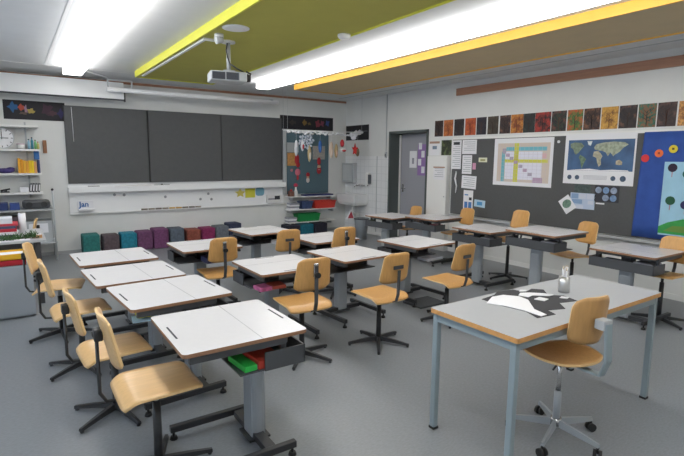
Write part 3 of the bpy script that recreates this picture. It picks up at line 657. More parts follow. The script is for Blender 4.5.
# strip of leaf prints
PR = [(-2.885, -3.09, (50, 40, 40), (92, 66, 52), (60, 46, 44), .58, 'dark brown print at the left end of the row'),
 (-3.11, -3.33, (170, 92, 48), (206, 124, 62), (150, 84, 50), .5, 'orange print second from the left'),
 (-3.36, -3.58, (40, 36, 42), (74, 62, 58), (52, 44, 46), .6, 'near black print between the two orange ones'),
 (-3.61, -3.84, (176, 80, 44), (206, 104, 56), (150, 70, 50), .5, 'red orange print fourth from the left'),
 (-3.86, -4.06, (38, 36, 46), (66, 60, 68), (46, 42, 52), .6, 'blackish blue print right of the red orange one'),
 (-4.09, -4.30, (58, 52, 44), (86, 76, 62), (66, 58, 48), .55, 'plain olive brown print sixth from the left'),
 (-4.33, -4.53, (48, 36, 38), (120, 84, 66), (70, 50, 46), .58, 'dark print with fine brown speckles, seventh from the left'),
 (-4.54, -4.76, (120, 62, 38), (200, 136, 60), (160, 86, 44), .48, 'amber speckled print above the timetable'),
 (-4.765, -4.96, (36, 40, 42), (60, 66, 58), (44, 46, 46), .6, 'dark green black print left of the crimson one'),
 (-4.965, -5.22, (46, 30, 32), (176, 52, 44), (110, 44, 40), .5, 'crimson splashed print above the timetable corner'),
 (-5.235, -5.46, (34, 30, 34), (110, 60, 54), (52, 66, 50), .56, 'dark print with faint green and red at the left above the map'),
 (-5.48, -5.70, (70, 92, 52), (190, 84, 46), (90, 130, 62), .5, 'green and orange mixed print above the map'),
 (-5.715, -5.94, (50, 36, 34), (124, 82, 58), (74, 52, 44), .55, 'brown tree print above the middle of the map'),
 (-5.955, -6.17, (120, 80, 42), (208, 160, 72), (180, 130, 58), .45, 'gold print above the right of the map'),
 (-6.185, -6.40, (38, 32, 34), (104, 70, 56), (54, 44, 42), .58, 'black print with a thin brown tree above the blue cloth edge'),
 (-6.415, -6.62, (44, 84, 70), (60, 104, 84), (150, 84, 50), .45, 'print green above and rust below, over the blue cloth'),
 (-6.635, -6.84, (50, 38, 38), (96, 68, 60), (64, 50, 48), .56, 'dusky brown print between the green and the gold one'),
 (-6.86, -7.08, (150, 96, 54), (212, 156, 84), (120, 70, 46), .48, 'gold red print at the right edge of the photo')]
for i, (y0, y1, a, b_, c3, dn, nm) in enumerate(PR):
    m = print_mat('leaf_print_%02d' % i, a, b_, c3, dn, 55)
    t = thing('leaf_print', nm, 'art print', (0, (y0+y1)/2, 2.08), group='leaf prints in a row above the pinboard')
    w_ = abs(y0-y1)/2
    B(-.005, -.0005, -w_, w_, 0, .285).build('sheet', m, t)
    cc = flat('twig_%d' % (i % 3), [(24, 20, 22), (96, 60, 44), (60, 40, 34)][i % 3])
    q = MB(); rr = random.Random(i)
    q.tube([(-.0062, 0, .02), (-.0062, .003, .12), (-.0062, 0, .2)], [.005, .0035, .002], 4)
    for k in range(7):
        s_ = 1 if k % 2 else -1; z0 = .07+.02*k
        q.tube([(-.0062, 0, z0), (-.0062, s_*rr.uniform(.04, .08), z0+rr.uniform(.04, .08))], [.0025, .001], 4)
    q.build('tree_stem', cc, t)

# sheets near the door and on the left of the pinboard
on_r('brown_notice', -2.76, -3.03, 1.74, 2.0, M_paper, 'notice with a brown top above the white cupboard, left one', 'notice')
NT = bpy.data.objects['brown_notice']
B(-.0075, -.0061, -.13, .13, .085, .125).build('header', mat('tan_header', (170, 138, 118), .6), NT)
B(-.0075, -.0061, -.06, .05, -.02, .04).build('drawing', flat('notice_blue', (120, 136, 156)), NT)
on_r('green_print', -3.07, -3.31, 1.74, 2.01, print_mat('green_print_m', (40, 44, 36), (96, 110, 70), (62, 70, 48), .55, 60), 'dark green tree print above the white cupboard', 'art print')
X1 = -.0225
def sheet(y0, y1, z0, z1, label, lines=True, m=None, cat='paper', rot=0, name='pinned_sheet', ink=None, x=X1):
    t = thing(name, label, cat, (x, (y0+y1)/2, z0)); w_, h_ = abs(y0-y1)/2, z1-z0; R_ = Matrix.Rotation(math.radians(rot), 4, 'X')
    MB().box(-.003, 0, -w_, w_, 0, h_, M=R_).build('sheet', m or M_paper, t)
    if lines:
        q = MB(); n = int(h_/.035)
        for k in range(1, n): q.box(-.0038, -.0031, -w_*.8, w_*(.75 if k % 3 else .3), h_-k*.035-.004, h_-k*.035+.004, M=R_)
        q.build('printed_lines', ink or M_ink, t)
    return t
t = sheet(-3.345, -3.565, 1.50, 2.0, 'tall narrow white sheet with a dark drawing at the left pinboard edge'); B(-.0045, -.0031, -.07, .07, .42, .47).build('drawing', M_inkd, t)
sheet(-3.585, -3.90, 1.76, 2.0, 'wide white sheet at the top left of the pinboard')
sheet(-3.60, -3.81, 1.42, 1.74, 'white portrait sheet left of the small pink note')
sheet(-3.83, -3.90, 1.50, 1.61, 'small pink note among the white sheets', False, flat('pink_note', (206, 150, 178)), 'note')
sheet(-3.60, -3.92, 1.17, 1.39, 'slightly tilted landscape sheet below the portrait sheet', True, rot=2)
t = sheet(-3.66, -3.87, .80, 1.14, 'white leaflet with blue blocks behind the chair back', False)
for a, b_, c, d, m in ((-.08, -.01, .03, .14, 'b'), (.01, .08, .03, .14, 'b'), (-.08, -.02, .17, .22, 'd'), (.0, .08, .25, .27, 'b')):
    B(-.0045, -.0031, a, b_, c, d).build('printed_block', flat('leaflet_blue', (70, 120, 184)) if m == 'b' else M_inkd, t)
t = sheet(-3.90, -4.13, .87, .99, 'small blue and white card right of the leaflet', False, flat('card_lightblue', (176, 204, 222)), 'card', rot=3)
B(-.0045, -.0031, -.06, .05, .03, .09).build('printed_block', flat('card_midblue', (80, 146, 196)), t)
t = sheet(-3.955, -4.13, 1.625, 1.70, 'small yellowish strip card on the pinboard left of the timetable', False, flat('card_cream', (214, 214, 190)), 'card')
B(-.0045, -.0031, -.05, .05, .02, .05).build('printed_block', flat('olive_ink', (150, 150, 100)), t)
t = thing('paper_strips', 'white hanging tassel on the dark left edge of the pinboard', 'tassel', (X1, -3.475, 1.08))
MB().tube([(-.008, 0, .36), (-.01, .02, .25), (-.01, -.02, .12), (-.008, .0, 0)], [.012, .016, .012, .006], 8).build('tassel_cord', M_paper, t); MB().ball((-.012, 0, .37), .015).build('hook', M_grey, t)
simple('pinboard_magnet', MB().cyl(0, 0, 0, .012, .02, n=14, M=Matrix.Translation((X1, -5.385, 1.93)) @ Matrix.Rotation(-PI/2, 4, 'Y')), M_paper, 'round white pin between the timetable and the world map', 'pin')
t = sheet(-3.0, -3.28, 1.30, 1.53, 'small calendar with a brown header on the white cupboard', True, cat='calendar', name='calendar', x=-.1165)
B(-.006, -.0031, -.14, .14, .21, .235).build('header', mat('tan_header', (170, 138, 118), .6), t)
# papers on the door
def dsheet(y0, y1, z0, z1, m, label, cat='paper'):
    t = thing('door_sheet', label, cat, (.2795, (y0+y1)/2, z0)); w_ = abs(y0-y1)/2
    B(-.003, 0, -w_, w_, 0, z1-z0).build('sheet', m, t); return t
t = dsheet(-1.91, -2.12, 1.49, 1.83, M_paper, 'white poster with a small grey drawing on the grey door'); B(-.004, -.0031, -.03, .03, .08, .2).build('drawing', M_ink, t)
t = dsheet(-2.15, -2.38, 1.34, 1.96, flat('purple_card', (150, 120, 176)), 'tall purple notice with white squares on the grey door', 'notice')
for a, z in ((-.09, .05), (.01, .2), (-.08, .36), (.0, .52)): B(-.005, -.0031, a, a+.09, z, z+.13).build('white_square', M_paper, t)

# timetable chart
t = thing('timetable_chart', 'large white timetable poster with yellow and turquoise bands', 'poster', (X1, -4.79, 1.265))
def TB(y0, y1, z0, z1, m, nm='colour_band', k=0): return B(-.0045-.0006*k, -.0031, .51-y1, .51-y0, z0, z1).build(nm, m, t)
B(-.003, 0, -.52, .52, 0, .735).build('sheet', M_paper, t)
gb = flat('chart_beige', (206, 192, 180)); tq = flat('chart_turquoise', (112, 182, 196)); yl = flat('chart_yellow', (208, 206, 84)); pk = flat('chart_mauve', (178, 152, 176)); wh = flat('chart_white', (224, 224, 236))
TB(.06, .98, .06, .66, gb); TB(.21, .86, .10, .53, wh, 'white_field', 1); TB(.14, .20, .06, .53, tq, k=1); TB(.22, .93, .54, .60, tq, k=1)
TB(.37, .45, .06, .66, yl, k=2); TB(.2, .95, .36, .41, yl, k=2)
cells = [(.15, .22, .5, .58), (.22, .29, .45, .5), (.29, .36, .4, .45), (.37, .44, .34, .39), (.46, .53, .28, .33), (.54, .61, .22, .27), (.63, .70, .16, .21), (.72, .88, .06, .14)]
for i, c in enumerate(cells): TB(*c, pk if i % 2 else flat('chart_greymauve', (168, 160, 178)), 'mauve_cell', 3)
TB(.86, .93, .43, .5, flat('chart_pink', (214, 176, 178)), 'mauve_cell', 3)
q = MB()
for k in range(10): q.box(-.0068, -.0062, -.42, .45, .08+.058*k, .083+.058*k)
for k in range(12): q.box(-.0068, -.0062, -.42+.075*k, -.417+.075*k, .06, .66)
q.build('grid_lines', flat('chart_lines', (196, 190, 200)), t)

# world map
t = thing('world_map', 'large framed blue world map poster on the pinboard', 'map', (X1, -5.965, 1.345))
MB().box(-.004, 0, -.475, .475, 0, .68).build('sheet', M_paper, t)
B(-.0055, -.0041, -.455, .425, .185, .60).build('ocean', mat('ocean_blue', (66, 98, 138), .6, var=.35, scale=5), t)
LAND = [[(.40, .55), (.34, .57), (.24, .56), (.2, .52), (.24, .47), (.27, .43), (.31, .40), (.33, .42), (.35, .47), (.39, .5)],
 [(.16, .585), (.09, .58), (.11, .52), (.14, .53)],
 [(.25, .40), (.19, .37), (.16, .34), (.19, .28), (.21, .21), (.225, .25), (.24, .32), (.265, .36)],
 [(.06, .44), (.0, .45), (-.03, .42), (-.06, .38), (-.04, .34), (-.05, .27), (-.02, .24), (.005, .3), (.02, .36), (.07, .38)],
 [(.06, .5), (.03, .54), (-.06, .56), (-.2, .57), (-.33, .56), (-.38, .53), (-.32, .49), (-.28, .44), (-.22, .40), (-.2, .38), (-.16, .43), (-.13, .38), (-.1, .43), (-.05, .45), (.02, .46), (.05, .47)],
 [(-.24, .32), (-.28, .335), (-.32, .31), (-.32, .27), (-.28, .265), (-.24, .275)]]
lm = [(128, 144, 124), (206, 212, 214), (112, 136, 112), (176, 172, 150), (164, 172, 152), (178, 168, 144)]
RM = Matrix(((0, 0, -1, 0), (1, 0, 0, 0), (0, 1, 0, 0), (0, 0, 0, 1)))
for i, P in enumerate(LAND):
    mb = MB(); mb.prism(P, .0056, .0072+.0001*i, M=RM); mb.build('continent', mat('land_%d' % i, lm[i], .7, var=.4, scale=26), t)
mb = MB(); mb.prism([(.41, .187), (-.41, .187), (-.40, .20), (-.2, .205), (-.05, .195), (.1, .212), (.28, .198)], .0056, .0072, M=RM); mb.build('ice_cap', M_paper, t)
q = MB()
for y in (.38, .27, -.22, -.345): q.cyl(0, 0, 0, .002, .032 if y > -.3 else .038, n=20, M=Matrix.Translation((-.0042, y, .09)) @ Matrix.Rotation(-PI/2, 4, 'Y'))
q.build('globe_views', mat('globe_slate', (70, 88, 112), .6, var=.4, scale=40), t)
q = MB()
for k in range(4): q.box(-.0048, -.0041, -.14, .18, .07+.015*k, .074+.015*k)
q.build('printed_lines', M_ink, t)
# small sheets below the map
t = sheet(-5.67, -5.90, 1.22, 1.335, 'small dark green photo pinned directly under the map', False, mat('dark_photo', (70, 84, 82), .6, var=.4, scale=30), 'photo')
t = sheet(-5.62, -5.97, 1.00, 1.22, 'pale blue photo collage sheet below the dark green photo', False, flat('collage_pale', (178, 192, 214)), 'poster')
for a, b_, c, d in ((-.16, -.06, .14, .21), (-.05, .05, .14, .21), (.06, .16, .14, .21), (-.16, -.08, .07, .12), (.0, .15, .07, .13), (-.02, .1, .0, .05)): B(-.0045, -.0031, a, b_, c, d).build('printed_block', flat('collage_%d' % int(a*100+50), (196, 202, 216) if a < 0 else (130, 156, 190)), t)
t = sheet(-5.56, -5.74, .96, 1.18, 'tilted white postcard with a green picture left of the collage', False, cat='postcard', rot=-38, x=X1-.004)
MB().prism([(.07*math.cos(i*PI/6), .12+.06*math.sin(i*PI/6)) for i in range(12)], .0031, .0045, M=Matrix.Rotation(math.radians(-38), 4, 'X') @ RM).build('printed_block', mat('green_picture', (110, 140, 124), .7, var=.35, scale=30), t)
t = sheet(-5.96, -6.28, 1.12, 1.335, 'black card with six round blue badges under the map', False, flat('dark_card', (52, 52, 60)), 'poster')
for k in range(6):
    if k == 3: continue
    MB().cyl(0, 0, 0, .002, .043, n=16, M=Matrix.Translation((-.0031, .11-.10*(k % 3), .155-.10*(k//3))) @ Matrix.Rotation(-PI/2, 4, 'Y')).build('badge', mat('badge_%d' % (k % 2), [(146, 160, 184), (120, 150, 190)][k % 2], .6, var=.35, scale=30), t)
simple('blank_label', B(X1-.003, X1, -5.95+.0, -6.08, 1.10-.0, 1.115) if False else MB().box(X1-.003, X1, -6.10, -5.985, 1.085, 1.105), M_paper, 'thin white label strip under the badge card', 'label')

# blue cloth and landscape painting
t = thing('blue_cloth', 'royal blue cloth pinned over the right part of the pinboard', 'cloth', (X1, -7.245, .72))
def fcl(u, v): 
    y = -.72*-1*(-u); z = (v+1)/2*1.30
    left = .72+.05*(1-(v+1)/2)*1.0
    yy = -.8*1+0
    y = u*.72+(.04*(1-(v+1)/2) if u > 0 else 0)
    return (-.012-.008*math.sin(u*9+v*2)-.006*math.sin(u*21), y, z)
MB().sheet(60, 8, fcl, .004, mat('royal_blue_cloth', (48, 82, 158), .8, var=.12, scale=8)).build('cloth', None, t)
for y, z, c3, nm in ((-6.565, 1.70, (214, 54, 56), 'red round paper badge, leftmost on the blue cloth'), (-6.715, 1.76, (232, 112, 60), 'orange round badge with a small mark on the blue cloth'), (-6.865, 1.81, (226, 206, 60), 'yellow round badge with a small mark on the blue cloth')):
    tt = thing('round_badge', nm, 'badge', (X1-.027, y, z-.045), group='round badges on the blue cloth')
    MB().cyl(0, 0, 0, .004, .047, n=22, M=Matrix.Translation((0, 0, .045)) @ Matrix.Rotation(-PI/2, 4, 'Y')).build('disc', flat('disc_%d' % int(c3[1]), c3), tt)
    if c3[1] != 54: B(-.006, -.004, -.012, .012, .035, .06).build('mark', flat('mark_%d' % int(c3[1]), (150, 60, 40) if c3[1] == 112 else (96, 84, 30)), tt)
t = thing('landscape_painting', 'light blue painted poster with dark round trees and a green hill', 'painting', (X1-.029, -7.19, .80))
B(-.003, 0, -.40, .40, -.02, .86).build('sheet', mat('sky_blue_paint', (158, 200, 222), .8, var=.08, scale=6), t)
q = MB(); q.prism([(.40, 0), (.40, .08), (.3, .14), (.15, .19), (-.05, .17), (-.3, .13), (-.40, .10), (-.40, 0)], .0031, .006, M=RM); q.build('green_hill', flat('hill_green', (56, 156, 76), var=.2, scale=10), t)
q = MB(); q.prism([(.34, .03), (.25, .10), (.05, .11), (-.2, .08), (-.3, .03)], .0061, .008, M=RM); q.build('hill_field', flat('hill_olive', (104, 140, 62)), t)
for y, z, r_, c3 in ((.31, .79, .05, (38, 22, 50)), (.15, .72, .05, (24, 90, 84)), (.30, .40, .052, (20, 78, 52)), (.14, .36, .05, (40, 40, 84)), (-.05, .6, .05, (110, 60, 60)), (-.2, .42, .05, (40, 80, 60))):
    MB().cyl(0, 0, 0, .004, r_, n=22, M=Matrix.Translation((-.0031, y, z)) @ Matrix.Rotation(-PI/2, 4, 'Y')).build('round_treetop', flat('tt_%d_%d_%d' % c3, c3), t)
    B(-.0055, -.0031, y-.004, y+.004, z-r_-.06, z-r_).build('thin_trunk', flat('trunk_mauve', (190, 120, 130)), t)

# pipe and switch
simple('wall_pipe', MB().tube([(-.018, -1.50, 1.82), (-.018, -1.50, H-.002)], .009, 8), M_grey, 'thin grey pipe running from the ceiling to a switch beside the door', 'pipe')
t = thing('pull_switch', 'small dark switch at the foot of the thin wall pipe', 'switch', (-.0005, -1.50, 1.68))
B(-.035, 0, -.025, .025, 0, .13, bev=.006).build('housing', M_grey, t); B(-.042, -.035, -.012, .012, .03, .09).build('toggle', M_inkd, t)
simple('tile_pipe', MB().tube([(-.018, -1.20, .08), (-.018, -1.20, 1.72)], .007, 8), M_grey, 'thin grey pipe rising along the tiles right of the washbasin', 'pipe')

# washbasin group
t = thing('washbasin', 'white ceramic washbasin on the tiled wall', 'washbasin', (-.009, -.57, .64))
b = bmesh.new()
def rg(x0, x1, w_, z, r=.05): return [b.verts.new((x, y, z)) for x, y in rrect(x0, x1, -w_, w_, r, 3)]
R = [rg(-.35, -.0, .32, 0, .03), rg(-.385, -.0, .345, .06, .03), rg(-.40, -.0, .355, .24, .03), rg(-.365, -.07, .32, .24, .03), rg(-.33, -.1, .28, .10, .03)]
for a in range(4):
    n = len(R[a])
    for i in range(n): b.faces.new((R[a][i], R[a][(i+1) % n], R[a+1][(i+1) % n], R[a+1][i]))
b.faces.new(R[0][::-1]); b.faces.new(R[4])
mb = MB(); mb.merge(b, smooth=False); mb.build('basin', mat('ceramic', (218, 219, 220), .2), t)
MB().tube([(-.18, 0, 0), (-.18, 0, -.18), (-.1, 0, -.24), (0, 0, -.24)], .03, 12).build('drain_pipe', M_white, t)
t = thing('wall_tap', 'chrome double handle tap on the tiles above the washbasin', 'tap', (-.009, -.66, 1.07))
MB().tube([(0, 0, 0), (-.06, 0, 0)], .014).tube([(-.05, 0, 0), (-.20, 0, -.01), (-.21, 0, -.04)], .010).build('spout', M_chrome, t)
for s_ in (-1, 1): MB().tube([(0, s_*.09, 0), (-.06, s_*.09, 0)], .016).tube([(-.03, 0, 0), (-.03, s_*.09, 0)], .009).ball((-.07, s_*.09, 0), .024).build('tap_handle', M_chrome, t)
t = thing('soap_dispenser', 'white soap dispenser with a dark side on the tiles', 'soap dispenser', (-.009, -.95, 1.10))
B(-.10, 0, -.05, .05, 0, .26, bev=.02).build('dispenser_body', M_white, t); B(-.095, -.005, -.056, -.0505, .02, .22).build('side_plate', mat('slate_plastic', (92, 100, 108), .4), t); MB().tube([(-.06, 0, 0), (-.06, 0, -.03)], .01).build('nozzle', M_dark, t)
t = thing('mirror_cabinet', 'pale grey mirror cabinet on the tiles above the basin', 'mirror cabinet', (-.009, -.245, 1.13))
B(-.11, 0, -.22, .22, 0, .43).build('cabinet_body', M_grey, t); B(-.115, -.1105, -.17, .17, .04, .39).build('mirror', mat('mirror_grey', (196, 200, 202), .3, metal=.2), t)
t = thing('pennant', 'red and white triangular pennant hanging below the washbasin', 'pennant', (-.35, -.68, .32))
MB().prism([(.03, .22), (.11, .02), (-.10, .0)], -.006, .006, M=Matrix(((.6, 0, .8, 0), (-.8, 0, .6, 0), (0, 1, 0, 0), (0, 0, 0, 1)))).build('white_border', M_paper, t)
MB().prism([(.035, .195), (.095, .03), (-.045, .02)], -.008, .008, M=Matrix(((.6, 0, .8, 0), (-.8, 0, .6, 0), (0, 1, 0, 0), (0, 0, 0, 1)))).build('red_field', flat('pennant_red', (150, 44, 58)), t)
MB().tube([(.015, -.02, .21), (.015, -.02, .3198)], .003, 5).build('string', M_paper, t)
t = thing('waste_bin', 'tall grey round waste bin beside the washbasin', 'waste bin', (-.56, -1.40, 0))
MB().lathe(0, 0, [(.11, 0), (.15, .42), (.155, .43), (.142, .43), (.105, .015)], 26).build('bin_body', mat('bin_grey', (160, 166, 172), .4, metal=.2), t); MB().lathe(0, 0, [(.158, .415), (.158, .435), (.143, .436), (.143, .416)], 26).build('rim', M_dark, t)

# ------------------------------------------------------------ furniture
def make_desk(ht, cast=False):
    t = thing('student_desk', '', 'desk')
    top = ht
    d_ = MB(); d_.prism(rrect(-.33, .33, -.337, .333, .025), top-.020, top, M_lam, M_edge)
    dt = d_.build('desktop', None, t)
    B(-.3295, .3295, .068, .072, top, top+.0006).build('seam', mat('seam_grey', (168, 168, 170), .6), dt)
    for y in (-.300, .300): B(-.10, .10, y-.005, y+.005, top, top+.001).build('grip_slot', M_inkd, dt)
    for x in (-.30, .30): B(x-.012, x+.012, -.30, .21, top-.062, top-.021).build('side_rail', M_dark, t)
    B(-.30, .30, .20, .225, top-.062, top-.021).build('cross_rail', M_dark, t)
    # book tray
    q = MB(); q.box(-.31, .31, -.05, .31, top-.185, top-.178).box(-.32, -.31, .085, .32, top-.185, top-.085).box(.31, .32, .085, .32, top-.185, top-.085).box(-.32, .32, .31, .32, top-.185, top-.085)
    tr = q.build('book_tray', M_dark, t)
    for x in (-.30, .30): B(x-.010, x+.010, .18, .21, top-.178, top-.062).build('tray_hanger', M_black, tr)
    # column
    c_ = MB(); c_.prism(rrect(-.07, .07, .115, .195, .03, 5), .03, top-.185, M_alu)
    c_.box(-.055, .055, .1105, .1995, .05, top-.26, m=M_alu, bev=.004)
    c_.build('column', None, t)
    B(-.05, .05, .10, .195, top-.178, top-.0205).build('lift_head', M_black, t)
    B(-.08, .08, .09, .22, .034, .046).build('column_plate', M_black, t)
    for x in (-.26, .26):
        MB().box(x-.018, x+.018, -.27, .29, .045, .085, bev=.004).build('runner', M_black, t)
        for y in (-.25, .27):
            f_ = MB(); f_.cyl(x, y, 0, .018, .024, .018, 14).cyl(x, y, .016, .047, .008, n=8).build('glide_foot', M_rub, t)
    B(-.243, .243, .12, .18, .036, .075).build('cross_bar', M_black, t)
    return t
DESKS = {}
def desk(x, y, rot, ht, label):
    key = round(ht, 3)
    if key in DESKS: t = copy_tree(DESKS[key])
    else: t = make_desk(ht); DESKS[key] = t
    t.location = (x, y, 0); t.rotation_euler = (0, 0, math.radians(rot)); t['label'] = label; t['group'] = 'student desks'
    return t
desk(-5.61, -6.93, -90.5, .75, 'nearest white student desk, with a red and a green book in its tray')
desk(-5.69, -6.03, -86, .74, 'white student desk just behind the nearest one in the left column')
desk(-5.77, -5.24, -87, .72, 'white student desk third back in the left column')
desk(-5.785, -4.43, -88, .72, 'white student desk at the far end of the left column')
desk(-4.56, -5.50, 0.3, .70, 'white student desk with pink things in its tray, centre row left')
desk(-3.67, -5.38, 4, .69, 'white student desk in the centre, left of the chair with a T bracket')
desk(-2.62, -5.25, 4, .70, 'white student desk in the centre row, right end')
desk(-4.80, -4.12, 0.4, .69, 'white student desk in front of the purple cubes')
desk(-3.80, -3.48, 4.4, .70, 'white student desk before the low whiteboard\'s right end')
desk(-3.34, -4.33, 1.7, .68, 'white student desk in front of the low shelves, partly hidden by chairs')
desk(-1.22, -3.16, 96, .71, 'greyish student desk beside the waste bin')
desk(-.92, -3.84, 93.6, .74, 'greyish student desk in front of the white cupboard')
desk(-1.32, -5.24, 89, .76, 'raised student desk under the left half of the timetable')
desk(-1.40, -6.16, 89, .85, 'tallest raised student desk, under the world map')
desk(-1.17, -7.06, 89, .745, 'raised student desk standing alone under the blue cloth')

def make_chair(sh, style, wood, bo=.125):
    """origin on the floor under the column, user faces +Y"""
    t = thing('student_chair', '', 'chair')
    def fs(u, v):
        yv = .203*v
        wv = .195 if v > -.5 else .195
        cr = max(0, abs(v)-.72)/.28; cu = max(0, abs(u)-.72)/.28
        x = u*.196*(1-.07*cr**3)-0; y = yv*(1-.03*cu**2)
        if v > 0: x *= (1-.05*v)
        z = sh-.009*(1-u*u)*(1-(max(0, v)*.6))
        if v < -.55: k = (-.55-v)/.45; z -= .038*k**2; y += .008*k**2
        if v > .8: z -= .012*((v-.8)/.2)**2
        return (x, y, z)
    MB().sheet(14, 22, fs, .012, wood, mat('pale_ply_edge', (222, 186, 132), .5)).build('seat', None, t)
    zb = sh+bo
    def fb(u, v):
        k = (v+1)/2; w_ = .165-.022*k
        c = max(0, abs(v)-.7)/.3
        x = u*w_*(1-.12*c**2.5); cu = max(0, abs(u)-.6)/.4
        z = zb+.27*k-(.016*cu**2 if v > 0 else -.016*cu**2)*c
        y = -.205-.055*k+.028*u*u
        return (x, y, z)
    MB().sheet(14, 10, fb, .012, wood, mat('pale_ply_edge', (222, 186, 132), .5)).build('backrest', None, t)
    zc = zb+.14
    if style == 'flat':
        m_ = MB().tube([(0, -.02, sh-.045), (0, -.17, sh-.055), (0, -.222, sh-.035), (0, -.244, sh+.03), (0, -.254, zc-.02)], .01, flatx=(.028, .010)).build('back_support', M_dark, t)
        MB().box(-.055, .055, -.249, -.240+.002, zc-.012, zc+.02, bev=.003).build('back_bracket', M_dark, t)
    elif style == 'rod':
        MB().tube([(0, -.02, sh-.04), (0, -.16, sh-.06), (0, -.235, sh-.05), (0, -.262, sh), (0, -.262, zc+.03)], .009, 8).build('back_support', M_black, t)
        MB().box(-.03, .03, -.275, -.236, zc-.012, zc+.045, bev=.006).build('back_bracket', M_black, t)
        MB().box(-.012, .012, -.16, -.10, sh-.068, sh-.046).build('steel_clip', M_chrome, t)
    else:
        MB().tube([(0, -.02, sh-.05), (0, -.18, sh-.055), (0, -.238, sh-.03), (0, -.256, sh+.04), (0, -.262, zc+.07)], .01, flatx=(.03, .010)).build('back_support', M_dark, t)
        MB().box(-.02, .02, -.258, -.236, zc-.02, zc+.09, bev=.004).build('back_bracket', M_chrome, t)
        MB().cyl(0, 0, 0, .035, .022, n=14, M=Matrix.Translation((0, -.262, zc)) @ Matrix.Rotation(PI/2, 4, 'X')).build('adjusting_knob', M_rub, t)
    B(-.07, .07, -.10, .08, sh-.045, sh-.022).build('seat_mount', M_black, t)
    MB().cyl(0, 0, sh-.12, sh-.03, .014, n=12).build('piston', M_grey if style != 'flat' else M_black, t)
    MB().cyl(0, 0, .03, sh-.11, .024, .021, n=16).build('column', M_black, t)
    MB().cyl(0, 0, .025, .065, .038, .03, n=16).build('hub', M_black, t)
    for k in range(5):
        a = math.radians(72*k+14); ca, sa = math.cos(a), math.sin(a)
        l_ = MB(); l_.tube([(ca*.025, sa*.025, .048), (ca*.15, sa*.15, .040), (ca*.275, sa*.275, .024)], .014, flatx=None, n=8) if False else None
        Rk = Matrix.Rotation(a, 4, 'Z')
        b = bmesh.new(); P = []
        for x, w_, z0, z1 in ((.025, .019, .028, .066), (.16, .016, .022, .050), (.285, .012, .012, .030)):
            P.append([b.verts.new((x, s1*w_, z)) for s1, z in ((-1, z0), (1, z0), (.7, z1), (-.7, z1)) ] if False else [b.verts.new(p) for p in ((x, -w_, z0), (x, w_, z0), (x, w_*.7, z1), (x, -w_*.7, z1))])
        for i in range(2):
            for j in range(4): b.faces.new((P[i][j], P[i][(j+1) % 4], P[i+1][(j+1) % 4], P[i+1][j]))
        b.faces.new(P[0][::-1]); b.faces.new(P[2])
        l_ = MB(); l_.merge(b, None, Rk); l_.cyl(.272*ca, .272*sa, 0, .014, .012, n=10)
        l_.build('leg', M_black, t)
    return t
CH = {}
def chair(x, y, face, sh, style, wood, label, bo=.125):
    """face: direction the sitter looks, degrees from +X"""
    key = (round(sh, 3), style, wood.name, bo)
    if key in CH: t = copy_tree(CH[key])
    else: t = make_chair(sh, style, wood, bo); CH[key] = t
    t.location = (x, y, 0); t.rotation_euler = (0, 0, math.radians(face-90)); t['label'] = label; t['group'] = 'wooden student swivel chairs'
    return t
chair(-6.0, -6.91, 0, .505, 'rod', M_wood, 'pale beech swivel chair tucked to the nearest student desk', .145)
chair(-6.08, -6.14, 3, .455, 'rod', M_wood, 'pale beech swivel chair second in the left column', .135)
chair(-6.175, -5.26, 2, .50, 'rod', M_wood, 'pale beech swivel chair third in the left column')
chair(-6.25, -4.36, -12, .49, 'rod', M_wood, 'pale beech swivel chair farthest in the left column, by the trays')
chair(-4.62, -6.03, 87, .50, 'knob', M_wood2, 'honey beech chair with a black knob bracket behind the nearest desk')
chair(-3.88, -6.14, 92, .48, 'flat', M_wood2, 'honey beech chair with a T bracket, alone in the middle floor')
chair(-2.88, -6.02, 92, .445, 'flat', M_wood2, 'honey beech chair with a T bracket near the teacher\'s table corner')
chair(-4.74, -4.38, 88, .44, 'knob', M_wood2, 'honey beech chair at the desk before the purple cubes')
chair(-3.84, -4.16, 86, .43, 'flat', M_wood2, 'honey beech chair in front of the desk near the whiteboard end')
chair(-3.30, -4.56, 85, .47, 'knob', M_wood2, 'honey beech chair half hidden, nearest the red shelf tub')
chair(-.56, -2.82, 180, .42, 'flat', M_wood2, 'chair whose back just shows before the grey door', .11)
chair(-.64, -4.10, 175, .50, 'flat', M_wood2, 'chair whose back shows below the blue block leaflet', .11)
chair(-.82, -5.22, 172, .57, 'flat', M_wood2, 'tall chair behind the raised desks, under the timetable\'s right edge', .12)
chair(-.85, -6.19, 165, .52, 'flat', M_wood2, 'tall chair behind the raised desks, below the black badge card', .12)
chair(-1.04, -7.28, 178, .53, 'flat', M_wood2, 'tall chair by the lone raised desk under the green hill painting', .08)
chair(-6.55, -1.85, 178, .44, 'rod', M_wood, 'pale beech chair at the far side of the corner desk')

# teacher's table
t = thing('teacher_table', 'long grey topped table with blue grey steel legs at front right', 'table', (-3.705, -7.712, 0))
MB().prism(rrect(-.802, .785, -.31, .306, .012, 2), .747, .775, M_lamg, M_edgeo).build('tabletop', None, t)
q = MB(); q.box(-.76, .745, -.29, -.27, .697, .7465).box(-.76, .745, .27, .29, .697, .7465).box(-.785, -.765, -.28, .28, .697, .7465).box(.745, .765, -.28, .28, .697, .7465); q.build('frame', M_blue, t)
for x in (-.77, .755):
    for y in (-.275, .275):
        l_ = MB().box(x-.019, x+.019, y-.019, y+.019, .012, .7465, bev=.006).build('leg', M_blue, t)
        B(x-.021, x+.021, y-.021, y+.021, 0, .014).build('foot_cap', M_rub, l_)

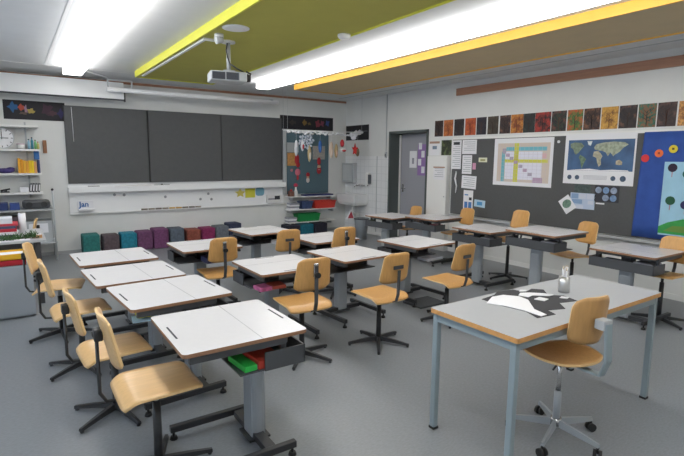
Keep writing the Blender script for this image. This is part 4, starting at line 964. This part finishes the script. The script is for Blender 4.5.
# teacher's chair
TX, TY, TF = -3.925, -7.915, 80
t = thing('teacher_chair', 'amber plywood office chair with chrome star base and castors at the long table', 'chair', (TX, TY, 0), math.radians(TF-90))
sh = .55
def fs(u, v):
    r_ = .205; x = u*math.sqrt(max(0, 1-.42*v*v))*r_*1.0; y = v*math.sqrt(max(0, 1-.42*u*u))*r_
    return (x, y, sh-.014*(1-u*u)*(1-v*v)-(.02*max(0, v-.7)/.3 if v > .7 else 0))
MB().sheet(16, 16, fs, .013, M_woodt, mat('pale_ply_edge', (222, 186, 132), .5)).build('seat', None, t)
def fb(u, v):
    k = (v+1)/2; c = max(0, abs(v)-.5)/.5; cu = max(0, abs(u)-.5)/.5
    w_ = .150-.004*k
    return (u*w_*(1-.15*c**2.5), -.20-.03*k+.05*u*u, sh+.11+.275*k-(.02*cu**2*c if v > 0 else -.02*cu**2*c))
MB().sheet(16, 12, fb, .013, M_woodt, mat('pale_ply_edge', (222, 186, 132), .5)).build('backrest', None, t)
MB().tube([(0, 0, sh-.04), (0, -.18, sh-.05), (0, -.27, sh-.04), (0, -.30, sh+.05), (0, -.285, sh+.25)], .01, flatx=(.045, .014)).build('back_support', M_blue, t)
B(-.035, .035, -.285, -.226, sh+.215, sh+.27, bev=.006).build('back_bracket', M_grey, t)
B(-.08, .08, -.12, .09, sh-.05, sh-.025).build('seat_mount', M_black, t)
MB().tube([(-.02, -.02, sh-.045), (-.17, -.10, sh-.05)], .006, 6).build('height_lever', M_black, t)
MB().cyl(0, 0, .28, sh-.045, .014, n=14).build('piston', M_chrome, t)
MB().cyl(0, 0, .09, .30, .021, n=16).build('column', M_alu, t)
MB().cyl(0, 0, .08, .125, .032, n=16).build('hub', M_chrome, t)
for k in range(5):
    a = math.radians(72*k+63); Rk = Matrix.Rotation(a, 4, 'Z')
    b = bmesh.new(); P = []
    for x, w_, z0, z1 in ((.02, .013, .075, .12), (.15, .012, .07, .105), (.268, .010, .066, .088)): P.append([b.verts.new(p) for p in ((x, -w_, z0), (x, w_, z0), (x, w_*.6, z1), (x, -w_*.6, z1))])
    for i in range(2):
        for j in range(4): b.faces.new((P[i][j], P[i][(j+1) % 4], P[i+1][(j+1) % 4], P[i+1][j]))
    b.faces.new(P[0][::-1]); b.faces.new(P[2])
    l_ = MB(); l_.merge(b, None, Rk); lg = l_.build('leg', M_alu, t)
    cs_ = MB(); cx, cy = .262*math.cos(a), .262*math.sin(a)
    for s_ in (-1, 1): cs_.cyl(0, 0, -.009, .009, .025, n=18, M=Matrix.Translation((cx, cy, .025)) @ Matrix.Rotation(a+.6+k, 4, 'Z') @ Matrix.Translation((s_*.014, 0, 0)) @ Matrix.Rotation(PI/2, 4, 'Y'))
    cs_.cyl(cx, cy, .03, .068, .007, n=8)
    cs_.build('castor', M_rub, lg)

# things on the teacher's table
TZ = .7755
t = thing('pencil_cup', 'silver metal cup full of white pencils on the long table', 'pencil cup', (-3.485, -7.645, TZ))
MB().lathe(0, 0, [(.036, 0), (.036, .11), (.034, .11), (.034, .004)], 24).build('cup', mat('brushed_silver', (196, 196, 196), .3, metal=.7), t)
rr = random.Random(11)
for k in range(14):
    a = rr.uniform(0, 2*PI); r_ = rr.uniform(.004, .013); hh = rr.uniform(.155, .18)
    p = thing('pencil', 'white pencil standing in the silver cup', 'pencil', (-3.485+r_*math.cos(a), -7.645+r_*math.sin(a), TZ+.005), group='white pencils in the cup')
    MB().tube([(0, 0, 0), (r_*1.3*math.cos(a), r_*1.3*math.sin(a), hh-.012)], .0038, 6).build('shaft', M_paper, p); MB().tube([(r_*1.3*math.cos(a), r_*1.3*math.sin(a), hh-.012), (r_*1.4*math.cos(a), r_*1.4*math.sin(a), hh)], [.0038, .001], 6).build('tip', flat('tip_cream', (214, 196, 170)), p)
def SP(P): return [(x-.055, y-.04) for x, y in P]
simple('black_paper', MB().prism(SP([(-4.05, -7.42), (-4.06, -7.56), (-4.03, -7.73), (-4.08, -7.84), (-3.93, -7.86), (-3.90, -7.79), (-3.78, -7.83), (-3.70, -7.74), (-3.56, -7.78), (-3.52, -7.66), (-3.60, -7.60), (-3.50, -7.50), (-3.55, -7.44), (-3.66, -7.47), (-3.68, -7.38), (-3.82, -7.36), (-3.9, -7.40)]), TZ, TZ+.002), flat('black_paper_m', (54, 54, 58), .8), 'ragged black paper sheet lying on the long table', 'paper')
PP = [('large white cut paper fan on the black sheet', [(-4.10, -7.50), (-4.05, -7.60), (-4.03, -7.72), (-4.04, -7.84), (-3.99, -7.84), (-3.96, -7.74), (-3.88, -7.66), (-3.82, -7.60), (-3.80, -7.52), (-3.86, -7.44), (-3.96, -7.43)]),
 ('long white cut paper strip at the rear of the black sheet', [(-3.78, -7.50), (-3.76, -7.56), (-3.70, -7.55), (-3.62, -7.62), (-3.57, -7.62), (-3.60, -7.56), (-3.66, -7.50), (-3.72, -7.47)]),
 ('small white cut paper square on the black sheet', [(-3.77, -7.61), (-3.75, -7.67), (-3.69, -7.66), (-3.70, -7.60)]),
 ('tiny white snippet near the pencil cup side of the black sheet', [(-3.69, -7.44), (-3.67, -7.46), (-3.62, -7.45), (-3.65, -7.42)]),
 ('white snippet at the chair side of the black sheet', [(-3.60, -7.68), (-3.58, -7.72), (-3.54, -7.71), (-3.56, -7.67)])]
for nm, P in PP: simple('cut_paper', MB().prism(SP(P), TZ+.0022, TZ+.006), M_paper, nm, 'paper cutout', 'white cutouts on the black sheet')

# things in desk trays
def tbook(x, y, z, w_, d_, h, rz, m, label, name='exercise_book'):
    t = thing(name, label, 'book', (x, y, z), math.radians(rz))
    B(-w_/2, w_/2, -d_/2, d_/2, 0, h, bev=.002).build('cover', m, t); B(-w_/2+.004, w_/2+.002, -d_/2+.004, d_/2-.004, .003, h-.003).build('pages', M_paper, t); return t
tbook(-5.605, -7.13, .5735, .07, .2, .03, 4, flat('book_green', (40, 172, 70), .5), 'green book sticking out of the nearest desk\'s tray')
tbook(-5.49, -7.13, .5735, .14, .2, .045, 2, flat('book_red', (178, 60, 44), .5), 'red book beside the green one in the nearest desk\'s tray')
simple('blue_note', MB().prism([(-.06, -.05), (.09, -.06), (.10, .05), (-.05, .04)], 0, .003, M=Matrix.Translation((-5.93, -6.28, .65)) @ Matrix.Rotation(.2, 4, 'X')), flat('pale_blue_note', (176, 206, 226)), 'pale blue paper poking out under the second left desk', 'paper')
simple('yellow_note', B(-5.95, -5.88, -6.30, -6.2, .656, .70), flat('note_yellow', (204, 206, 50)), 'yellow sticky wad under the second left desk', 'note')
tbook(-4.80, -5.66, .5235, .11, .14, .035, 3, flat('book_pink', (206, 110, 160), .5, var=.4, scale=24), 'pink patterned case in the centre left desk\'s tray', 'pencil_case')
tbook(-4.66, -5.64, .5235, .13, .15, .03, -4, flat('book_rust', (158, 68, 52), .5), 'rust red book right of the pink case')
tbook(-4.72, -4.25, .5135, .26, .2, .06, 2, flat('book_navy', (70, 74, 120), .5), 'navy book in the tray of the desk before the purple cubes')
tbook(-3.60, -3.68, .5235, .2, .2, .05, 8, M_paper, 'white paper stack in the tray of the desk near the whiteboard end')
tbook(-2.62, -5.50, .5235, .26, .16, .03, 5, M_ink, 'grey booklet in the tray of the right centre desk')
for i, (dx, dy, dz) in enumerate(((-1.32, -5.24, .76), (-1.40, -6.16, .85), (-1.17, -7.06, .745))):
    nm = ['left', 'middle', 'right']
    tbook(dx-.12, dy+.17, dz-.1775, .22, .22, .05, 0, mat('book_slate', (60, 76, 104), .5), 'dark slate book in the tray of the %s raised desk' % nm[i])
    tbook(dx-.12, dy-.17, dz-.1775, .2, .18, .085, 0, M_ink, 'pale booklet pile in the tray of the %s raised desk' % nm[i])
tbook(-.98, -3.96, .5635, .18, .2, .07, 0, mat('book_berry', (160, 66, 84), .5), 'berry red book in the tray before the white cupboard')
tbook(-1.08, -3.72, .5635, .18, .2, .09, 0, M_ink, 'white papers in the tray before the white cupboard')
tbook(-1.42, -3.06, .5235, .18, .3, .05, 0, M_paper, 'white stack in the tray of the desk beside the waste bin')
simple('floor_mat', B(-3.02, -2.62, -6.05+.0, -5.62, 0, .012, bev=.004) if False else MB().box(-2.86, -2.46, -5.62, -5.32, .0, .02, bev=.004), mat('ribbed_grey', (74, 77, 80), .8, var=.2, scale=60), 'dark grey mat on the floor under the right centre desk', 'mat')
